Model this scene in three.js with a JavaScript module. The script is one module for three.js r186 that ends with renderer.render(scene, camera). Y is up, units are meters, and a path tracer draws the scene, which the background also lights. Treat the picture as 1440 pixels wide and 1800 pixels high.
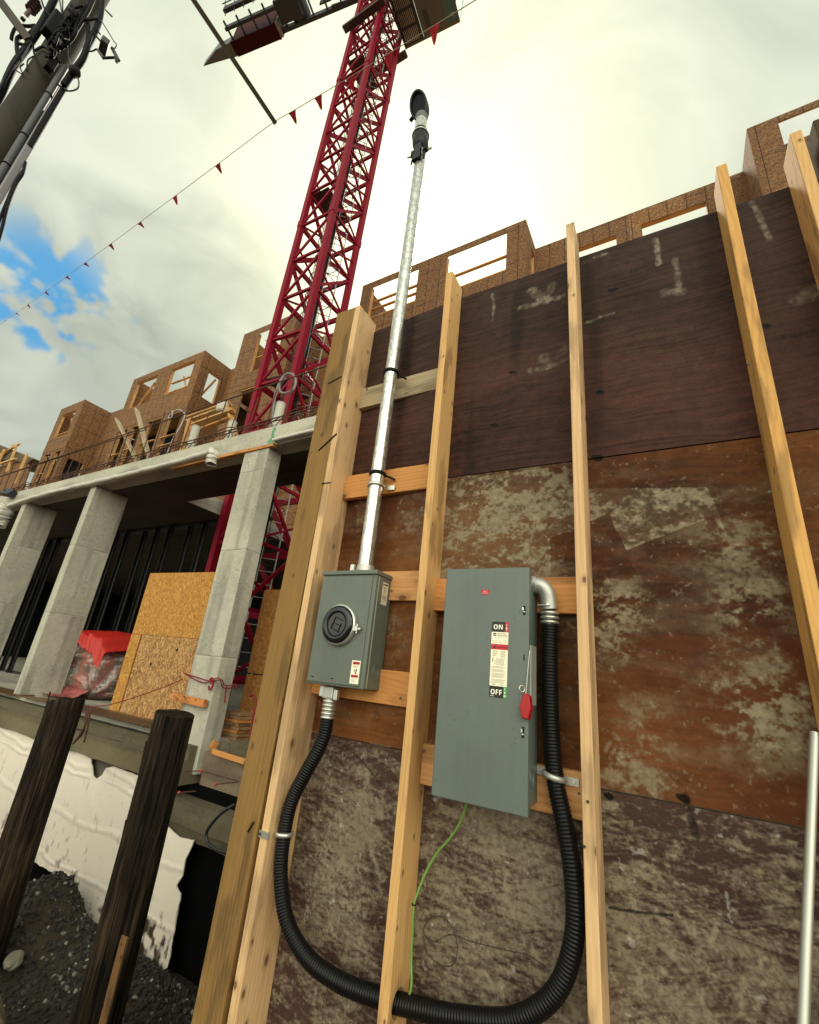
import * as THREE from 'three';
import { mergeGeometries } from 'three/addons/utils/BufferGeometryUtils.js';
import { RoundedBoxGeometry } from 'three/addons/geometries/RoundedBoxGeometry.js';
import { Brush, Evaluator, SUBTRACTION } from 'three-bvh-csg';

// ---------- seeded randomness and noise ----------
function rng(seed) { let a = seed >>> 0; return () => { a = (a + 0x6D2B79F5) | 0; let t = Math.imul(a ^ (a >>> 15), 1 | a); t = (t + Math.imul(t ^ (t >>> 7), 61 | t)) ^ t; return ((t ^ (t >>> 14)) >>> 0) / 4294967296; }; }
const R = rng(20240611);
const rr = (a, b) => a + (b - a) * R();
function h2(x, y, s) { let h = Math.imul(x, 374761393) ^ Math.imul(y, 668265263) ^ Math.imul(s, 1274126177); h = Math.imul(h ^ (h >>> 13), 1274126177); return ((h ^ (h >>> 16)) >>> 0) / 4294967296; }
function vn(x, y, s = 0) {
  const xi = Math.floor(x), yi = Math.floor(y), fx = x - xi, fy = y - yi;
  const u = fx * fx * (3 - 2 * fx), v = fy * fy * (3 - 2 * fy);
  const a = h2(xi, yi, s), b = h2(xi + 1, yi, s), c = h2(xi, yi + 1, s), d = h2(xi + 1, yi + 1, s);
  return a + (b - a) * u + (c - a) * v + (a - b - c + d) * u * v;
}
function fbm(x, y, o = 4, s = 0) { let r = 0, a = 0.5, n = 0; for (let i = 0; i < o; i++) { r += a * vn(x, y, s + i * 17); n += a; x = x * 2.03 + 11.3; y = y * 2.03 + 5.7; a *= 0.5; } return r / n; }
const clamp = (v, a = 0, b = 1) => Math.min(b, Math.max(a, v));
const sstep = (a, b, x) => { const t = clamp((x - a) / (b - a)); return t * t * (3 - 2 * t); };
const mix = (a, b, t) => a + (b - a) * t;

// ---------- camera ----------
const scene = new THREE.Scene();
const camera = new THREE.PerspectiveCamera(97.0, 819 / 1024, 0.05, 2000);
{
  const rt = new THREE.Vector3(0.87337, 0.09805, -0.47708), up = new THREE.Vector3(0.08493, 0.93386, 0.34740), bk = new THREE.Vector3(0.47959, -0.34393, 0.80728);
  camera.position.set(0, 1.6, 1.83);
  camera.quaternion.setFromRotationMatrix(new THREE.Matrix4().makeBasis(rt, up, bk));
  camera.updateMatrixWorld(true);
}
scene.add(camera);

// ---------- sky, sun, exposure ----------
const SUN = new THREE.Vector3(-0.33, 0.769, -0.548).normalize();
const GAP = new THREE.Vector3(-0.837, 0.515, -0.185).normalize();      // where the clouds part
{
  const w = 2048, h = 1024, d = new Float32Array(w * h * 4);
  for (let j = 0; j < h; j++) for (let i = 0; i < w; i++) {
    const th = ((j + 0.5) / h - 0.5) * Math.PI, ph = ((i + 0.5) / w - 0.5) * 2 * Math.PI;
    const y = Math.sin(th), x = Math.cos(ph) * Math.cos(th), z = Math.sin(ph) * Math.cos(th);
    const k = 1 / (Math.max(y, 0) + 0.35), px = x * k * 2.1, pz = z * k * 2.1;
    const wx = fbm(px * 1.3 + 7, pz * 1.3, 3, 5) - 0.5, wz = fbm(px * 1.3, pz * 1.3 + 9, 3, 9) - 0.5;
    const c1 = fbm(px * 1.2 + wx * 1.6 + 3, pz * 1.2 + wz * 1.6, 6, 21);
    const c2 = fbm(px * 3.1 + wx * 2.4, pz * 3.1 + wz * 2.4 + 4, 6, 41);
    const cs = x * SUN.x + y * SUN.y + z * SUN.z, ang = Math.acos(clamp(cs, -1, 1));
    const glow = Math.exp(-(ang * ang) / 0.045), wide = Math.exp(-(ang * ang) / 0.22);
    const backFill = sstep(0.45, -0.70, cs) * mix(0.40, 1, sstep(0.02, 0.6, y));                                  // sky opposite the sun boosted to light surfaces facing the camera
    let L = 0.335 + 0.20 * wide + 0.35 * glow + 2.75 * backFill;
    const shade = clamp((c1 - 0.38) * 3.2) * 0.6 + clamp((c2 - 0.42) * 2.6) * 0.4;
    L *= 1.24 - 0.72 * shade * (1 - 0.75 * glow);
    let r = L * mix(1.0, 1.05, wide), g = L * mix(1.05, 1.05, wide), b = L * mix(0.88, 0.70, wide); { const w2 = backFill * 0.5; r *= 1 + 0.42 * w2; g *= 1 + 0.03 * w2; b *= 1 - 0.22 * w2; const sh = shade * (1 - wide); r *= 1 - 0.07 * sh; b *= 1 + 0.05 * sh; }
    // blue opening
    const dg = Math.acos(clamp(x * GAP.x + y * GAP.y + z * GAP.z, -1, 1));
    const c3 = fbm(px * 6.3 + wx * 5, pz * 6.3 + wz * 5 + 2, 6, 61);
    const open = sstep(0.0, 0.17, 0.115 - dg * 1.55 + (c3 - 0.5) * 1.15 + (c2 - 0.5) * 0.35) * 0.88 * sstep(0.155, 0.055, dg);
    const o = open;
    r = mix(r, 0.04, o); g = mix(g, 0.215, o); b = mix(b, 0.42, o);
    if (y < 0) { const q = sstep(0, -0.06, y); r = mix(r, 0.2, q); g = mix(g, 0.19, q); b = mix(b, 0.15, q); }
    const q = (j * w + i) * 4; d[q] = r; d[q + 1] = g; d[q + 2] = b; d[q + 3] = 1;
  }
  const t = new THREE.DataTexture(d, w, h, THREE.RGBAFormat, THREE.FloatType);
  t.mapping = THREE.EquirectangularReflectionMapping; t.magFilter = THREE.LinearFilter; t.minFilter = THREE.LinearFilter; t.needsUpdate = true;
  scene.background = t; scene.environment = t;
}
const sun = new THREE.DirectionalLight(new THREE.Color(1, 0.93, 0.78), 1.5);
sun.position.copy(SUN).multiplyScalar(80).add(new THREE.Vector3(-6, 0, -3)); sun.target.position.set(-6, 0, -3);
sun.castShadow = true; sun.shadow.radius = 22; sun.shadow.mapSize.set(2048, 2048);
Object.assign(sun.shadow.camera, { left: -45, right: 30, top: 40, bottom: -40, near: 1, far: 200 });
scene.add(sun, sun.target);
const renderer = new THREE.WebGLRenderer({ antialias: true });
renderer.setSize(819, 1024);
renderer.toneMapping = THREE.LinearToneMapping;
renderer.toneMappingExposure = 1.82;
renderer.shadowMap.enabled = true;

// ---------- names, labels ----------
const used = new Map();
function numbered(n) { const k = used.get(n) ?? 0; used.set(n, k + 1); return k ? n + '_' + String(k).padStart(3, '0') : n; }
function tag(o, label, category, group, kind) { o.userData.label = label; if (category) o.userData.category = category; if (group) o.userData.group = group; if (kind) o.userData.kind = kind; return o; }
function thing(name, label, category, group, pos = [0, 0, 0]) { const o = new THREE.Group(); o.name = numbered(name); o.position.set(...pos); scene.add(o); return tag(o, label, category, group); }
function mesh(name, geo, mat, parent) { const m = new THREE.Mesh(geo, mat); m.name = parent && parent !== scene ? name : numbered(name); m.castShadow = m.receiveShadow = true; (parent || scene).add(m); return m; }
function part(name, geo, mat, parent, pos, rot) { const m = mesh(name, geo, mat, parent); if (pos) m.position.set(...pos); if (rot) m.rotation.set(...rot); return m; }

// ---------- textures ----------
function tex(w, h, fn, wm, hm, srgb) {          // fn(u, v) -> [r,g,b] linear; covers wm x hm metres
  const d = new Uint8Array(w * h * 4);
  const enc = (v) => { v = clamp(v); return 255 * (srgb === false ? v : (v <= 0.0031308 ? 12.92 * v : 1.055 * Math.pow(v, 1 / 2.4) - 0.055)); };
  for (let j = 0; j < h; j++) for (let i = 0; i < w; i++) { const c = fn((i + 0.5) / w, (j + 0.5) / h), q = (j * w + i) * 4; d[q] = enc(c[0]); d[q + 1] = enc(c[1]); d[q + 2] = enc(c[2]); d[q + 3] = 255; }
  const t = new THREE.DataTexture(d, w, h); t.wrapS = t.wrapT = THREE.RepeatWrapping; t.magFilter = THREE.LinearFilter; t.minFilter = THREE.LinearMipmapLinearFilter; t.generateMipmaps = true; t.anisotropy = 8;
  if (srgb !== false) t.colorSpace = THREE.SRGBColorSpace;
  t.repeat.set(1 / wm, 1 / hm); t.needsUpdate = true; return t;
}
function canvasTex(w, h, draw, wm, hm) {
  const c = document.createElement('canvas'); c.width = w; c.height = h; draw(c.getContext('2d'), w, h);
  const t = new THREE.CanvasTexture(c); t.colorSpace = THREE.SRGBColorSpace; t.wrapS = t.wrapT = THREE.RepeatWrapping; t.anisotropy = 8; if (wm) t.repeat.set(1 / wm, 1 / hm); return t;
}
const lin = (r, g, b) => new THREE.Color().setRGB(r, g, b);
function matte(c, rough, spec = 0.3, extra = {}) { return new THREE.MeshPhysicalMaterial({ color: lin(...c), roughness: rough, specularIntensity: spec, ...extra }); }
function std(c, rough = 0.8, metal = 0, extra = {}) { return new THREE.MeshStandardMaterial({ color: lin(...c), roughness: rough, metalness: metal, ...extra }); }

// tileable lattice noise: wrap by period
function tn(x, y, p, q, s) { const xi = Math.floor(x), yi = Math.floor(y), fx = x - xi, fy = y - yi, u = fx * fx * (3 - 2 * fx), v = fy * fy * (3 - 2 * fy); const X = (k) => ((k % p) + p) % p, Y = (k) => ((k % q) + q) % q;
  const a = h2(X(xi), Y(yi), s), b = h2(X(xi + 1), Y(yi), s), c = h2(X(xi), Y(yi + 1), s), d = h2(X(xi + 1), Y(yi + 1), s); return a + (b - a) * u + (c - a) * v + (a - b - c + d) * u * v; }
function tf(u, v, p, q, o, s) { let r = 0, a = 0.5, n = 0; for (let i = 0; i < o; i++) { r += a * tn(u * p, v * q, p, q, s + 31 * i); n += a; p *= 2; q *= 2; a *= 0.5; } return r / n; }

// sawn lumber: 0.32 m x 2.6 m, grain along v
function lumberTex(seed, knots, c0, c1, dirt) {
  const K = []; const q = rng(seed); for (let i = 0; i < knots; i++) K.push([q(), q(), 0.004 + 0.011 * q() * q(), 0.6 + q()]);
  const data = { K };
  const t = tex(512, 2048, (u, v) => {
    let du = 0, kd = 0, kr = 0;
    for (const [ku, kv, kr0, st] of K) {
      let a = u - ku, b = v - kv; a -= Math.round(a); b -= Math.round(b); a *= 0.32; b *= 2.6;
      if (Math.abs(a) > 0.09 || Math.abs(b) > 0.26) continue;
      const e = Math.exp(-(b * b) / (kr0 * kr0 * 30)) * Math.exp(-Math.abs(a) / (kr0 * 4));
      du += Math.sign(a || 1) * e * kr0 * 1.6 * st;
      const r = Math.hypot(a / kr0, b / (kr0 * 1.7)); kd = Math.max(kd, sstep(1.15, 0.75, r)); kr = Math.max(kr, sstep(2.6, 1.0, r));
    }
    const uu = u + du * 2.2 + (tf(u, v, 2, 3, 2, seed) - 0.5) * 0.10;
    const ring = 0.5 + 0.5 * Math.sin((uu * 17 + tf(u, v, 1, 2, 2, seed + 5) * 9) * 6.283);
    const fine = tf(u, v, 96, 10, 2, seed + 9), fib = tf(u, v, 200, 60, 1, seed + 13);
    let m = 0.20 * Math.pow(ring, 1.6) * (0.4 + 1.2 * tf(u, v, 3, 4, 2, seed + 41)) + 0.38 * (fine - 0.3) + 0.16 * fib + 0.32 * (tf(u, v, 3, 5, 3, seed + 3) - 0.4);
    const dk = dirt * sstep(0.56, 0.75, tf(u, v, 5, 9, 5, seed + 77));
    const r = [0, 1, 2].map((i) => mix(c0[i], c1[i], clamp(m)) * (1 - 0.25 * kr) * (1 - dk));
    return kd > 0 ? r.map((x, i) => mix(x, [0.14, 0.06, 0.025][i], kd * 0.85)) : r;
  }, 0.32, 2.6);
  return t;
}
const firT = lumberTex(11, 16, [0.74, 0.495, 0.265], [0.43, 0.205, 0.07], 0.34);
const firT2 = lumberTex(57, 22, [0.71, 0.46, 0.215], [0.42, 0.205, 0.065], 0.42);
const oldT = lumberTex(91, 18, [0.50, 0.40, 0.265], [0.26, 0.18, 0.10], 0.35);
const treatT = lumberTex(131, 14, [0.34, 0.225, 0.085], [0.13, 0.075, 0.022], 0.4);
const tieT = tex(512, 1024, (u, v) => { const f = tf(u, v, 52, 5, 4, 7), g = tf(u, v, 12, 4, 4, 17), k = sstep(0.58, 0.7, tf(u, v, 80, 4, 2, 23)); const o = sstep(0.40, 0.75, g * 0.6 + f * 0.4), b = (0.45 + 0.9 * f) * (1 - 0.75 * k); return [mix(0.022, 0.078, o) * b, mix(0.015, 0.049, o) * b, mix(0.010, 0.029, o) * b]; }, 0.85, 1.7);
const tieB = tex(512, 1024, (u, v) => { const f = tf(u, v, 40, 5, 4, 7), k = sstep(0.56, 0.7, tf(u, v, 70, 4, 2, 23)); const q = clamp(f * 0.7 + 0.3 - k * 0.6); return [q, q, q]; }, 0.85, 1.7, false);
function osbTex(seed, cols, grid, wm) {
  const q = rng(seed);
  return canvasTex(1024, 1024, (g, w, h) => {
    g.fillStyle = cols[0]; g.fillRect(0, 0, w, h);
    for (let i = 0; i < 9500; i++) {
      const x = q() * w, y = q() * h, l = (14 + 70 * q()) * (1.22 / wm) * 0.8, t = (4 + 15 * q()) * (1.22 / wm) * 0.8, a = (q() - 0.5) * 2.1 + (q() < 0.25 ? 1.3 : 0);
      g.globalAlpha = 0.35 + 0.5 * q(); g.fillStyle = cols[(q() * cols.length) | 0];
      for (const dx of [0, -w, w]) for (const dy of [0, -h, h]) { if (Math.abs(x + dx - w / 2) > w / 2 + 90 || Math.abs(y + dy - h / 2) > h / 2 + 90) continue; g.save(); g.translate(x + dx, y + dy); g.rotate(a); g.beginPath(); g.moveTo(-l / 2, -t / 3); g.lineTo(l / 2, -t / 2); g.lineTo(l / 2.3, t / 2); g.lineTo(-l / 2, t / 2.4); g.closePath(); g.fill(); if (q() < 0.3) { g.globalAlpha *= 0.6; g.strokeStyle = '#3a1f0c'; g.lineWidth = 1.3; g.stroke(); } g.restore(); }
    }
    if (grid) { g.globalAlpha = 0.75; g.strokeStyle = '#2c190d'; g.lineWidth = 15; for (let k = 0; k < 3; k++) { const p = (k + 0.5) * w / 3; g.beginPath(); g.moveTo(p, 0); g.lineTo(p, h); g.stroke(); } g.beginPath(); g.moveTo(0, h / 2); g.lineTo(w, h / 2); g.stroke(); }
  }, wm, wm);
}
const osbFar = osbTex(3, ['#8a6240', '#b08a5e', '#5d3d22', '#c8a67c', '#4a2e1a', '#94703f'], true, 1.22);
const osbGold = osbTex(5, ['#bd8434', '#d09a48', '#a8702a', '#dcaa5c', '#96611f', '#c78d3c'], false, 1.22);
const osbCoarse = osbTex(8, ['#b98a55', '#d3a56c', '#9a6a38', '#e0ba84', '#845528', '#c0935c', '#6d431f'], false, 0.95);
const conT = tex(1024, 1024, (u, v) => { const a = tf(u, v, 3, 3, 6, 3), b = tf(u, v, 60, 60, 3, 9), st = sstep(0.52, 0.8, tf(u, v, 14, 2, 4, 19)), pit = sstep(0.80, 0.88, tf(u, v, 170, 170, 1, 29)) * sstep(0.5, 0.65, tf(u, v, 5, 5, 2, 31)); const m = (0.72 + 0.5 * (a - 0.5) + 0.16 * (b - 0.5)) * (1 - 0.30 * st) * (1 - 0.4 * pit); return [0.72 * m, 0.68 * m, 0.56 * m]; }, 2.4, 2.4);
const galvT = tex(512, 1024, (u, v) => { const a = tf(u, v, 14, 30, 5, 5), b = tf(u, v, 50, 60, 3, 15); const s = sstep(0.44, 0.60, a * 0.65 + b * 0.35); const m = mix(0.50, 0.74, s) * (0.92 + 0.16 * tf(u, v, 60, 8, 2, 25)); return [m, m, m * 0.94]; }, 0.24, 0.7);
const galvR = tex(256, 512, (u, v) => { const a = tf(u, v, 8, 24, 5, 5); const m = mix(0.62, 0.34, sstep(0.4, 0.62, a)); return [m, m, m]; }, 0.24, 0.7, false);
const grime = tex(512, 512, (u, v) => { const a = tf(u, v, 4, 4, 5, 61), s = tf(u, v, 26, 3, 4, 67), sp = sstep(0.78, 0.84, tf(u, v, 70, 70, 2, 71)); const m = 0.94 + 0.22 * (a - 0.5) + 0.14 * (s - 0.5) - 0.22 * sp * sstep(0.45, 0.6, a); return [m, m, m * 0.985]; }, 0.6, 0.6);
const soilT = tex(1024, 1024, (u, v) => { const a = tf(u, v, 5, 5, 6, 81), b = tf(u, v, 80, 80, 3, 83); const m = 0.5 + 0.8 * a + 0.5 * (b - 0.5); return [0.085 * m, 0.068 * m, 0.045 * m]; }, 1.6, 1.6);
const soilB = tex(512, 512, (u, v) => { const m = tf(u, v, 10, 10, 6, 91); return [m, m, m]; }, 1.6, 1.6, false);

const M = {
  fir: std([1, 1, 1], 0.72, 0, { map: firT }), fir2: std([1.0, 0.93, 0.80], 0.74, 0, { map: firT2 }), yellow: std([1.0, 0.86, 0.55], 0.74, 0, { map: firT2 }),
  orange: std([0.86, 0.60, 0.36], 0.75, 0, { map: firT2 }), old: std([0.9, 0.9, 0.86], 0.85, 0, { map: oldT }), pinkish: std([0.86, 0.66, 0.48], 0.8, 0, { map: firT }), treat: std([0.86, 0.72, 0.54], 0.85, 0, { map: treatT }),
  tie: matte([0.8, 0.8, 0.8], 0.82, 0.25, { map: tieT, bumpMap: tieB, bumpScale: 0.012 }), osb: std([0.74, 0.66, 0.58], 0.85, 0, { map: osbFar }), osbB: std([0.64, 0.55, 0.48], 0.85, 0, { map: osbFar }), osbC: std([0.84, 0.73, 0.60], 0.85, 0, { map: osbFar }), osbGold: std([1, 1, 1], 0.75, 0, { map: osbGold }), osbCoarse: std([1, 1, 1], 0.8, 0, { map: osbCoarse }), osbShaded: std([0.5, 0.42, 0.36], 0.85, 0, { map: osbGold }),
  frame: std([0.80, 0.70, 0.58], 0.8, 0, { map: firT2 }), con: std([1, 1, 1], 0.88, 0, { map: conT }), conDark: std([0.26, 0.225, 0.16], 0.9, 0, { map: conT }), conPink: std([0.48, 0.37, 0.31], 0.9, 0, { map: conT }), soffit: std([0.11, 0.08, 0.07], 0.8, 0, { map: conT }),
  galv: std([1, 1, 1], 0.4, 0.75, { map: galvT, roughnessMap: galvR }), zinc: std([0.62, 0.62, 0.58], 0.38, 0.85), cast: std([0.50, 0.50, 0.47], 0.48, 0.7), steel: std([0.06, 0.06, 0.06], 0.5, 0.7),
  grey: std([0.120, 0.147, 0.138], 0.42, 0, { map: grime }), grey2: std([0.122, 0.142, 0.120], 0.42, 0, { map: grime }), dark: matte([0.010, 0.010, 0.010], 0.6), black: matte([0.004, 0.004, 0.005], 0.33, 0.5), rubber: matte([0.006, 0.006, 0.006], 0.5, 0.5), glossBlack: matte([0.004, 0.004, 0.006], 0.12, 0.8), membrane: matte([0.003, 0.003, 0.003], 0.9, 0.12),
  red: std([0.38, 0.005, 0.010], 0.35), crane: matte([0.22, 0.004, 0.019], 0.5, 0.3), craneDark: std([0.05, 0.02, 0.02], 0.6), flag: std([0.55, 0.006, 0.02], 0.6, 0, { side: THREE.DoubleSide }), green: std([0.16, 0.30, 0.06], 0.4), rust: std([0.085, 0.035, 0.018], 0.85), rope: std([0.22, 0.008, 0.02], 0.8),
  poly: std([0.50, 0.48, 0.42], 0.6), label: std([0.8, 0.78, 0.68], 0.5), wireBrown: std([0.03, 0.02, 0.015], 0.6), pole: std([0.062, 0.062, 0.045], 0.85, 0, { map: oldT }), cableGrey: std([0.055, 0.06, 0.066], 0.5), cable: matte([0.004, 0.004, 0.006], 0.6, 0.25), rustIron: std([0.10, 0.05, 0.05], 0.7),
  soil: std([1, 1, 1], 0.95, 0, { map: soilT, bumpMap: soilB, bumpScale: 0.03 }), stone: std([0.34, 0.27, 0.17], 0.9, 0, { map: conT }), ground: std([0.30, 0.27, 0.21], 0.95),
};

// ---------- geometry helpers ----------
function uvm(g, axis = 1, ox = R() * 3, oy = R() * 3) {      // uv in metres, v along the given axis
  const p = g.attributes.position, n = g.attributes.normal, uv = new Float32Array(p.count * 2);
  for (let i = 0; i < p.count; i++) {
    const P = [p.getX(i), p.getY(i), p.getZ(i)], N = [Math.abs(n.getX(i)), Math.abs(n.getY(i)), Math.abs(n.getZ(i))];
    const d = N[0] > N[1] && N[0] > N[2] ? 0 : N[1] > N[2] ? 1 : 2; const o = [0, 1, 2].filter((k) => k !== d);
    let a = o[0], b = o[1]; if (a === axis) { a = o[1]; b = o[0]; }
    uv[2 * i] = P[a] + ox + d * 0.11; uv[2 * i + 1] = P[b] + oy;
  }
  g.setAttribute('uv', new THREE.BufferAttribute(uv, 2)); return g;
}
const boxCache = new Map();
function box(w, h, d, axis = -1) { const ax = axis >= 0 ? axis : (w >= h && w >= d ? 0 : h >= d ? 1 : 2); return uvm(new THREE.BoxGeometry(w, h, d), ax); }
function slabBox(x0, x1, y0, y1, z0, z1, axis) { const g = box(x1 - x0, y1 - y0, z1 - z0, axis); g.translate((x0 + x1) / 2, (y0 + y1) / 2, (z0 + z1) / 2); return g; }
function lumber(w, d, len, r = 0.0035) {               // eased edges, along y, base at y=0
  const s = new THREE.Shape(), a = w / 2, b = d / 2;
  s.moveTo(-a + r, -b); s.lineTo(a - r, -b); s.absarc(a - r, -b + r, r, -Math.PI / 2, 0); s.lineTo(a, b - r); s.absarc(a - r, b - r, r, 0, Math.PI / 2); s.lineTo(-a + r, b); s.absarc(-a + r, b - r, r, Math.PI / 2, Math.PI); s.lineTo(-a, -b + r); s.absarc(-a + r, -b + r, r, Math.PI, 1.5 * Math.PI);
  const g = new THREE.ExtrudeGeometry(s, { depth: len, bevelEnabled: false, curveSegments: 2 }); g.rotateX(-Math.PI / 2); return uvm(g, 1);
}
const ext = (a, b, y) => { const k = (y - a[1]) / (b[1] - a[1]); return [a[0] + (b[0] - a[0]) * k, y, a[2] + (b[2] - a[2]) * k]; };
const V = (a) => new THREE.Vector3(...a);
const Yax = new THREE.Vector3(0, 1, 0);
function orient(m, a, b, side = [0, 0, 1]) {           // local y runs a -> b, local z near `side`
  const y = V(b).sub(V(a)).normalize(), x = new THREE.Vector3().crossVectors(y, V(side)).normalize(), z = new THREE.Vector3().crossVectors(x, y);
  m.quaternion.setFromRotationMatrix(new THREE.Matrix4().makeBasis(x, y, z)); m.position.set(...a); return m;
}
function beam(name, a, b, w, d, mat, parent, side, eased) {
  const L = Math.round(V(a).distanceTo(V(b)) * 1000) / 1000, key = [w, d, L, eased ? R() : 0].join();
  let g = boxCache.get(key); if (!g) { if (eased) g = lumber(w, d, L); else { g = new THREE.BoxGeometry(w, L, d); g.translate(0, L / 2, 0); uvm(g, 1); } boxCache.set(key, g); }
  return orient(mesh(name, g, mat, parent), a, b, side);
}
function tubeG(pts, r, seg = 0, rad = 8, closed = false) { const c = new THREE.CatmullRomCurve3(pts.map(V), closed, 'centripetal'); return new THREE.TubeGeometry(c, seg || Math.max(8, pts.length * 8), r, rad, closed); }
function tube(name, pts, r, mat, parent, seg, rad) { return mesh(name, tubeG(pts, r, seg, rad), mat, parent); }
function cyl(r0, r1, h, n = 24, open = false) { return new THREE.CylinderGeometry(r0, r1, h, n, 1, open); }
function rod(name, a, b, r, mat, parent, n = 8) { const L = V(a).distanceTo(V(b)); const g = cyl(r, r, L, n); g.translate(0, L / 2, 0); return orient(mesh(name, g, mat, parent), a, b, Math.abs(b[2] - a[2]) > 0.9 * L ? [1, 0, 0] : [0, 0, 1]); }
function merge(list) { return mergeGeometries(list.map((g) => { const q = g.index ? g.toNonIndexed() : g; for (const k of Object.keys(q.attributes)) if (!['position', 'normal', 'uv'].includes(k)) q.deleteAttribute(k); return q; })); }
function shapeOf(pts, holes = []) { const s = new THREE.Shape(pts.map((p) => new THREE.Vector2(p[0], p[1]))); for (const h of holes) s.holes.push(new THREE.Path(h.map((p) => new THREE.Vector2(p[0], p[1])))); return s; }
function rect(x0, x1, y0, y1) { return [[x0, y0], [x1, y0], [x1, y1], [x0, y1]]; }

// ================= GROUND =================
function groundY(x, z) {
  const inPit = sstep(-1.95, -2.75, x) * sstep(2.6, 1.2, z) * sstep(-60, -40, x);
  let y = mix(0, -1.42, inPit);
  y += inPit * ((fbm(x * 1.1, z * 1.1, 4, 3) - 0.5) * 0.16);
  const mx = x + 6.2, mz = z + 1.75; y += 0.62 * inPit * Math.exp(-(mx * mx) / 0.28 - (mz * mz) / 0.12) * (0.8 + 0.5 * fbm(x * 6, z * 6, 3, 8));
  const nx = x + 4.7, nz = z + 1.9; y += 0.22 * inPit * Math.exp(-(nx * nx) / 0.5 - (nz * nz) / 0.12);
  y += 0.02 * (fbm(x * 9, z * 9, 3, 12) - 0.5) + (1 - inPit) * 0.05 * (fbm(x * 0.8, z * 0.8, 3, 31) - 0.5);
  return y;
}
{
  const xs = [], zs = [];
  for (let x = -700; x < -40; x += 60) xs.push(x); for (let x = -40; x < -12; x += 1.4) xs.push(x); for (let x = -12; x < 2; x += 0.07) xs.push(x); for (let x = 2; x < 14; x += 1) xs.push(x); for (let x = 14; x <= 700; x += 62) xs.push(x);
  for (let z = -700; z < -12; z += 62) zs.push(z); for (let z = -12; z < -4; z += 1) zs.push(z); for (let z = -4; z < 3; z += 0.07) zs.push(z); for (let z = 3; z < 14; z += 1) zs.push(z); for (let z = 14; z <= 700; z += 62) zs.push(z);
  const pos = [], uv = [], idx = [], col = [];
  for (const z of zs) for (const x of xs) { pos.push(x, groundY(x, z), z); uv.push(x, z); const darkTone = sstep(-1.7, -2.3, x) * sstep(1.5, 0.6, z) * sstep(-30, -20, x), s = mix(1.3, 0.42, darkTone) * (0.9 + 0.3 * (fbm(x * 2, z * 2, 3, 6) - 0.5)); col.push(s, s * 0.96, s * 0.9); }  // ground colour is darker inside the pit
  const n = xs.length; for (let j = 0; j < zs.length - 1; j++) for (let i = 0; i < n - 1; i++) { const a = j * n + i; idx.push(a, a + n, a + 1, a + 1, a + n, a + n + 1); }
  const g = new THREE.BufferGeometry(); g.setAttribute('position', new THREE.Float32BufferAttribute(pos, 3)); g.setAttribute('uv', new THREE.Float32BufferAttribute(uv, 2)); g.setAttribute('color', new THREE.Float32BufferAttribute(col, 3)); g.setIndex(idx); g.computeVertexNormals();
  const dry = std([1.0, 0.94, 0.85], 0.95, 0, { vertexColors: true, map: soilT, bumpMap: soilB, bumpScale: 0.03 });
  tag(mesh('ground', g, dry), 'dark bare soil of the pit and site ground beside the hoarding', 'ground', null, 'structure');
  // gravel
  const q = rng(77), base = new THREE.DodecahedronGeometry(1, 0), N = 9000, inst = new THREE.InstancedMesh(base, std([1, 1, 1], 0.85), N), m4 = new THREE.Matrix4(), qt = new THREE.Quaternion(), e = new THREE.Euler();
  for (let i = 0; i < N; i++) {
    const x = -7.6 + 5.4 * q(), z = -2.15 + 2.6 * q() * q(), s = 0.009 + 0.026 * q() * q() * q() + 0.008 * q();
    qt.setFromEuler(e.set(q() * 6, q() * 6, q() * 6)); m4.compose(new THREE.Vector3(x, groundY(x, z) + s * 0.2, z), qt, new THREE.Vector3(s * (0.8 + 0.7 * q()), s * 0.7, s)); inst.setMatrixAt(i, m4);
    const c = q() < 0.05 ? 0.16 + 0.2 * q() : 0.016 + 0.11 * q() * q() * q(); inst.setColorAt(i, lin(c, c * 0.93, c * 0.78));  // a few stones coloured pale to stand for glints
  }
  inst.name = 'gravel'; inst.castShadow = inst.receiveShadow = true; scene.add(inst); tag(inst, 'loose gravel and pebbles scattered over the pit floor', 'gravel', null, 'stuff');
}
function rock(name, label, pos, s, mat, seed) {
  const g = new THREE.IcosahedronGeometry(1, 4), p = g.attributes.position;
  for (let i = 0; i < p.count; i++) { const v = new THREE.Vector3().fromBufferAttribute(p, i).normalize(); const k = 0.72 + 0.5 * fbm(v.x * 1.3 + seed, v.y * 1.3 + v.z * 1.7, 4, seed) + 0.05 * fbm(v.x * 9 + v.z * 4, v.y * 9, 2, seed); p.setXYZ(i, v.x * k * s[0], Math.min(v.y * k, 0.72) * s[1], v.z * k * s[2]); }
  g.computeVertexNormals(); uvm(g, 1); const m = mesh(name, g, mat); m.position.set(...pos); m.rotation.y = seed; return tag(m, label, 'rock');
}
rock('boulder', 'large tan boulder at the very bottom left corner of the photo', [-4.34, -1.02, -0.3], [0.62, 0.40, 0.36], M.stone, 3);
rock('rubble_chunk', 'small pale rubble chunk beside the foot of the nearer wooden pile', [-3.72, -1.36, -0.62], [0.16, 0.09, 0.1], std([0.42, 0.39, 0.28], 0.8), 9);
rock('rubble_chunk', 'pale broken slab on gravel left of the soil mound', [-5.62, -1.22, -1.28], [0.13, 0.05, 0.07], std([0.22, 0.20, 0.15], 0.85), 12);
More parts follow.
